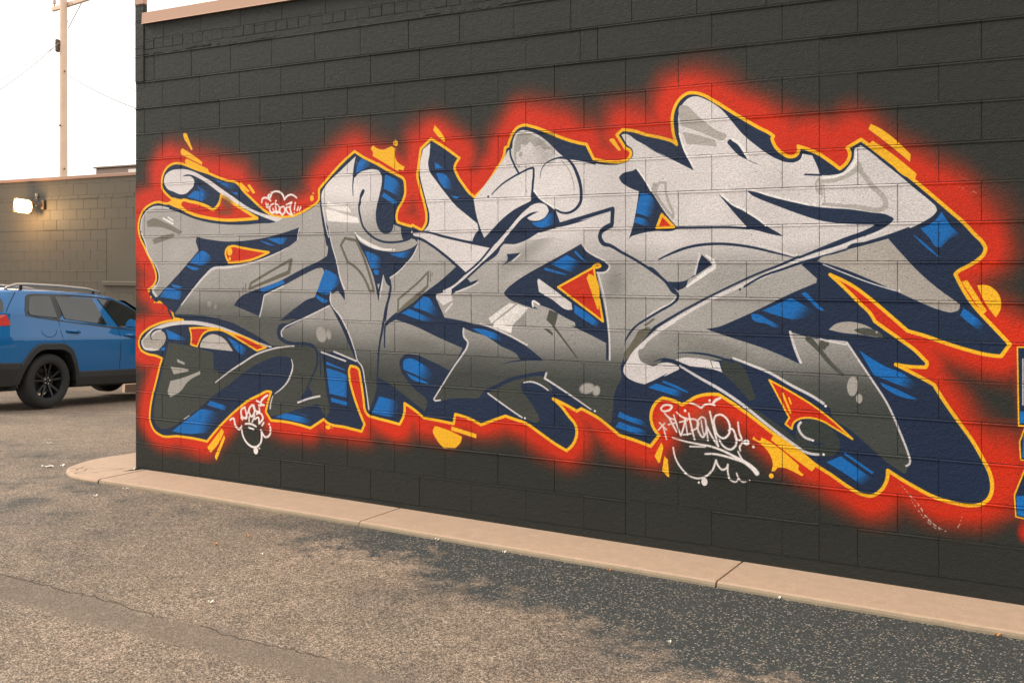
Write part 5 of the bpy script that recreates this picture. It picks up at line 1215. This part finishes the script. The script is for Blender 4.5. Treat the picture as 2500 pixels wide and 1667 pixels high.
def litter(name, x, y, ln_, wd, yaw, label, mat, cat='litter', walk_=False):
    p = on_ground(x, y); z = ground_z(p.x, p.y) + .006
    if walk_: z = walk_z((Vector((p.x, p.y, 0)) - CORNER).dot(TX)) + .003
    ln_ *= .75; wd *= .75; mb = MB(); n = 5; L = []
    for i in range(n + 1):
        u = i / n - .5; w_ = wd * (1 - 1.5 * u * u) * random.uniform(.8, 1.1)
        L += [(u * ln_, -w_ / 2, .006 * math.sin(i * 2.1) + random.uniform(0, .004)), (u * ln_, w_ / 2, .006 * math.cos(i * 1.7) + random.uniform(0, .006))]
    k = len(L); L += [(a_, b_, c_ + .0015) for a_, b_, c_ in L]
    f = [(2 * i, 2 * i + 2, 2 * i + 3, 2 * i + 1) for i in range(n)]; f += [tuple(k + q for q in g)[::-1] for g in f]
    mb.add(L, f); o = mb.build(name, mat, None); o.location = (p.x, p.y, z); o.rotation_euler = (0, 0, yaw); tag(o, label, cat); return o
litter('paper_scrap', 116, 1140, .12, .05, .2, 'largest white paper scrap lying left of the rounded sidewalk end', M_PAPER)
litter('paper_scrap', 153, 1138, .06, .025, .9, 'small white scrap touching the tip of the rounded sidewalk end', M_PAPER)
litter('paper_scrap', 121, 1083, .06, .025, .3, 'white scrap on the asphalt behind the rounded sidewalk end', M_PAPER)
litter('paper_scrap', 256, 1181, .05, .03, 1.1, 'white scrap against the kerb just right of the sidewalk cracks', M_PAPER)
litter('paper_scrap', 307, 1195, .06, .02, .1, 'thin white scrap below the kerb under the wall corner', M_PAPER)
litter('paper_scrap', 234, 1212, .04, .02, .5, 'pale scrap on open asphalt below the sidewalk cracks', M_PAPER)
litter('paper_scrap', 516, 1472, .04, .022, .1, 'white scrap alone on the light foreground asphalt', M_PAPER)
litter('dry_leaf', 605, 1310, .04, .02, .2, 'tan leaf on the asphalt nearest the kerb at left', M_LEAF, 'leaf')
litter('dry_leaf', 528, 1330, .035, .018, 1.2, 'small tan leaf on the asphalt left of the dark patch', M_LEAF, 'leaf')
litter('paper_scrap', 640, 1355, .025, .014, .6, 'tiny white scrap beside the edge of the dark asphalt', M_PAPER)
litter('paper_scrap', 1070, 1319, .05, .02, .1, 'white scrap at the foot of the middle kerb slab', M_PAPER)
litter('paper_scrap', 1232, 1350, .035, .015, .1, 'small white scrap at the kerb below the middle of the mural', M_PAPER)
litter('cigarette_butt', 1488, 1394, .04, .012, .1, 'orange cigarette butt against the kerb below the white name tag', M_LEAF, 'cigarette')
litter('cigarette_butt', 2436, 1553, .055, .012, -.05, 'orange tipped cigarette butt against the kerb at the far right', M_LEAF, 'cigarette')
litter('pebble', 1903, 1462, .02, .018, .3, 'pale pebble at the kerb below the right end of the mural', M_PAPER, 'stone')
litter('pebble', 1636, 1570, .02, .014, .3, 'white pebble on the dark asphalt in the right foreground', M_PAPER, 'stone')
litter('paper_curl', 326, 1156, .055, .012, .9, 'small white curl lying on the sidewalk by the wall corner', M_PAPER, 'litter', True)

def gl(t, n): p_ = W2(t, -n, 0); return Vector((p_.x, p_.y))
lot = bpy.data.objects['parking_lot']
def lot_crack(t0, t1, n0, amp, wd):
    pts = []; n_ = n0; t_ = t0
    while t_ < t1: pts.append(gl(t_, n_)); t_ += random.uniform(.03, .09); n_ = n0 + amp * math.sin(t_ * 2.3) + random.uniform(-.02, .02)
    ground_strip('crack', pts, wd, M_CRACK, .003, lot)
lot_crack(1.2, 2.9, 2.31, .03, .0045); lot_crack(3.1, 3.9, 2.30, .02, .004); lot_crack(.5, 1.3, 2.36, .09, .005)
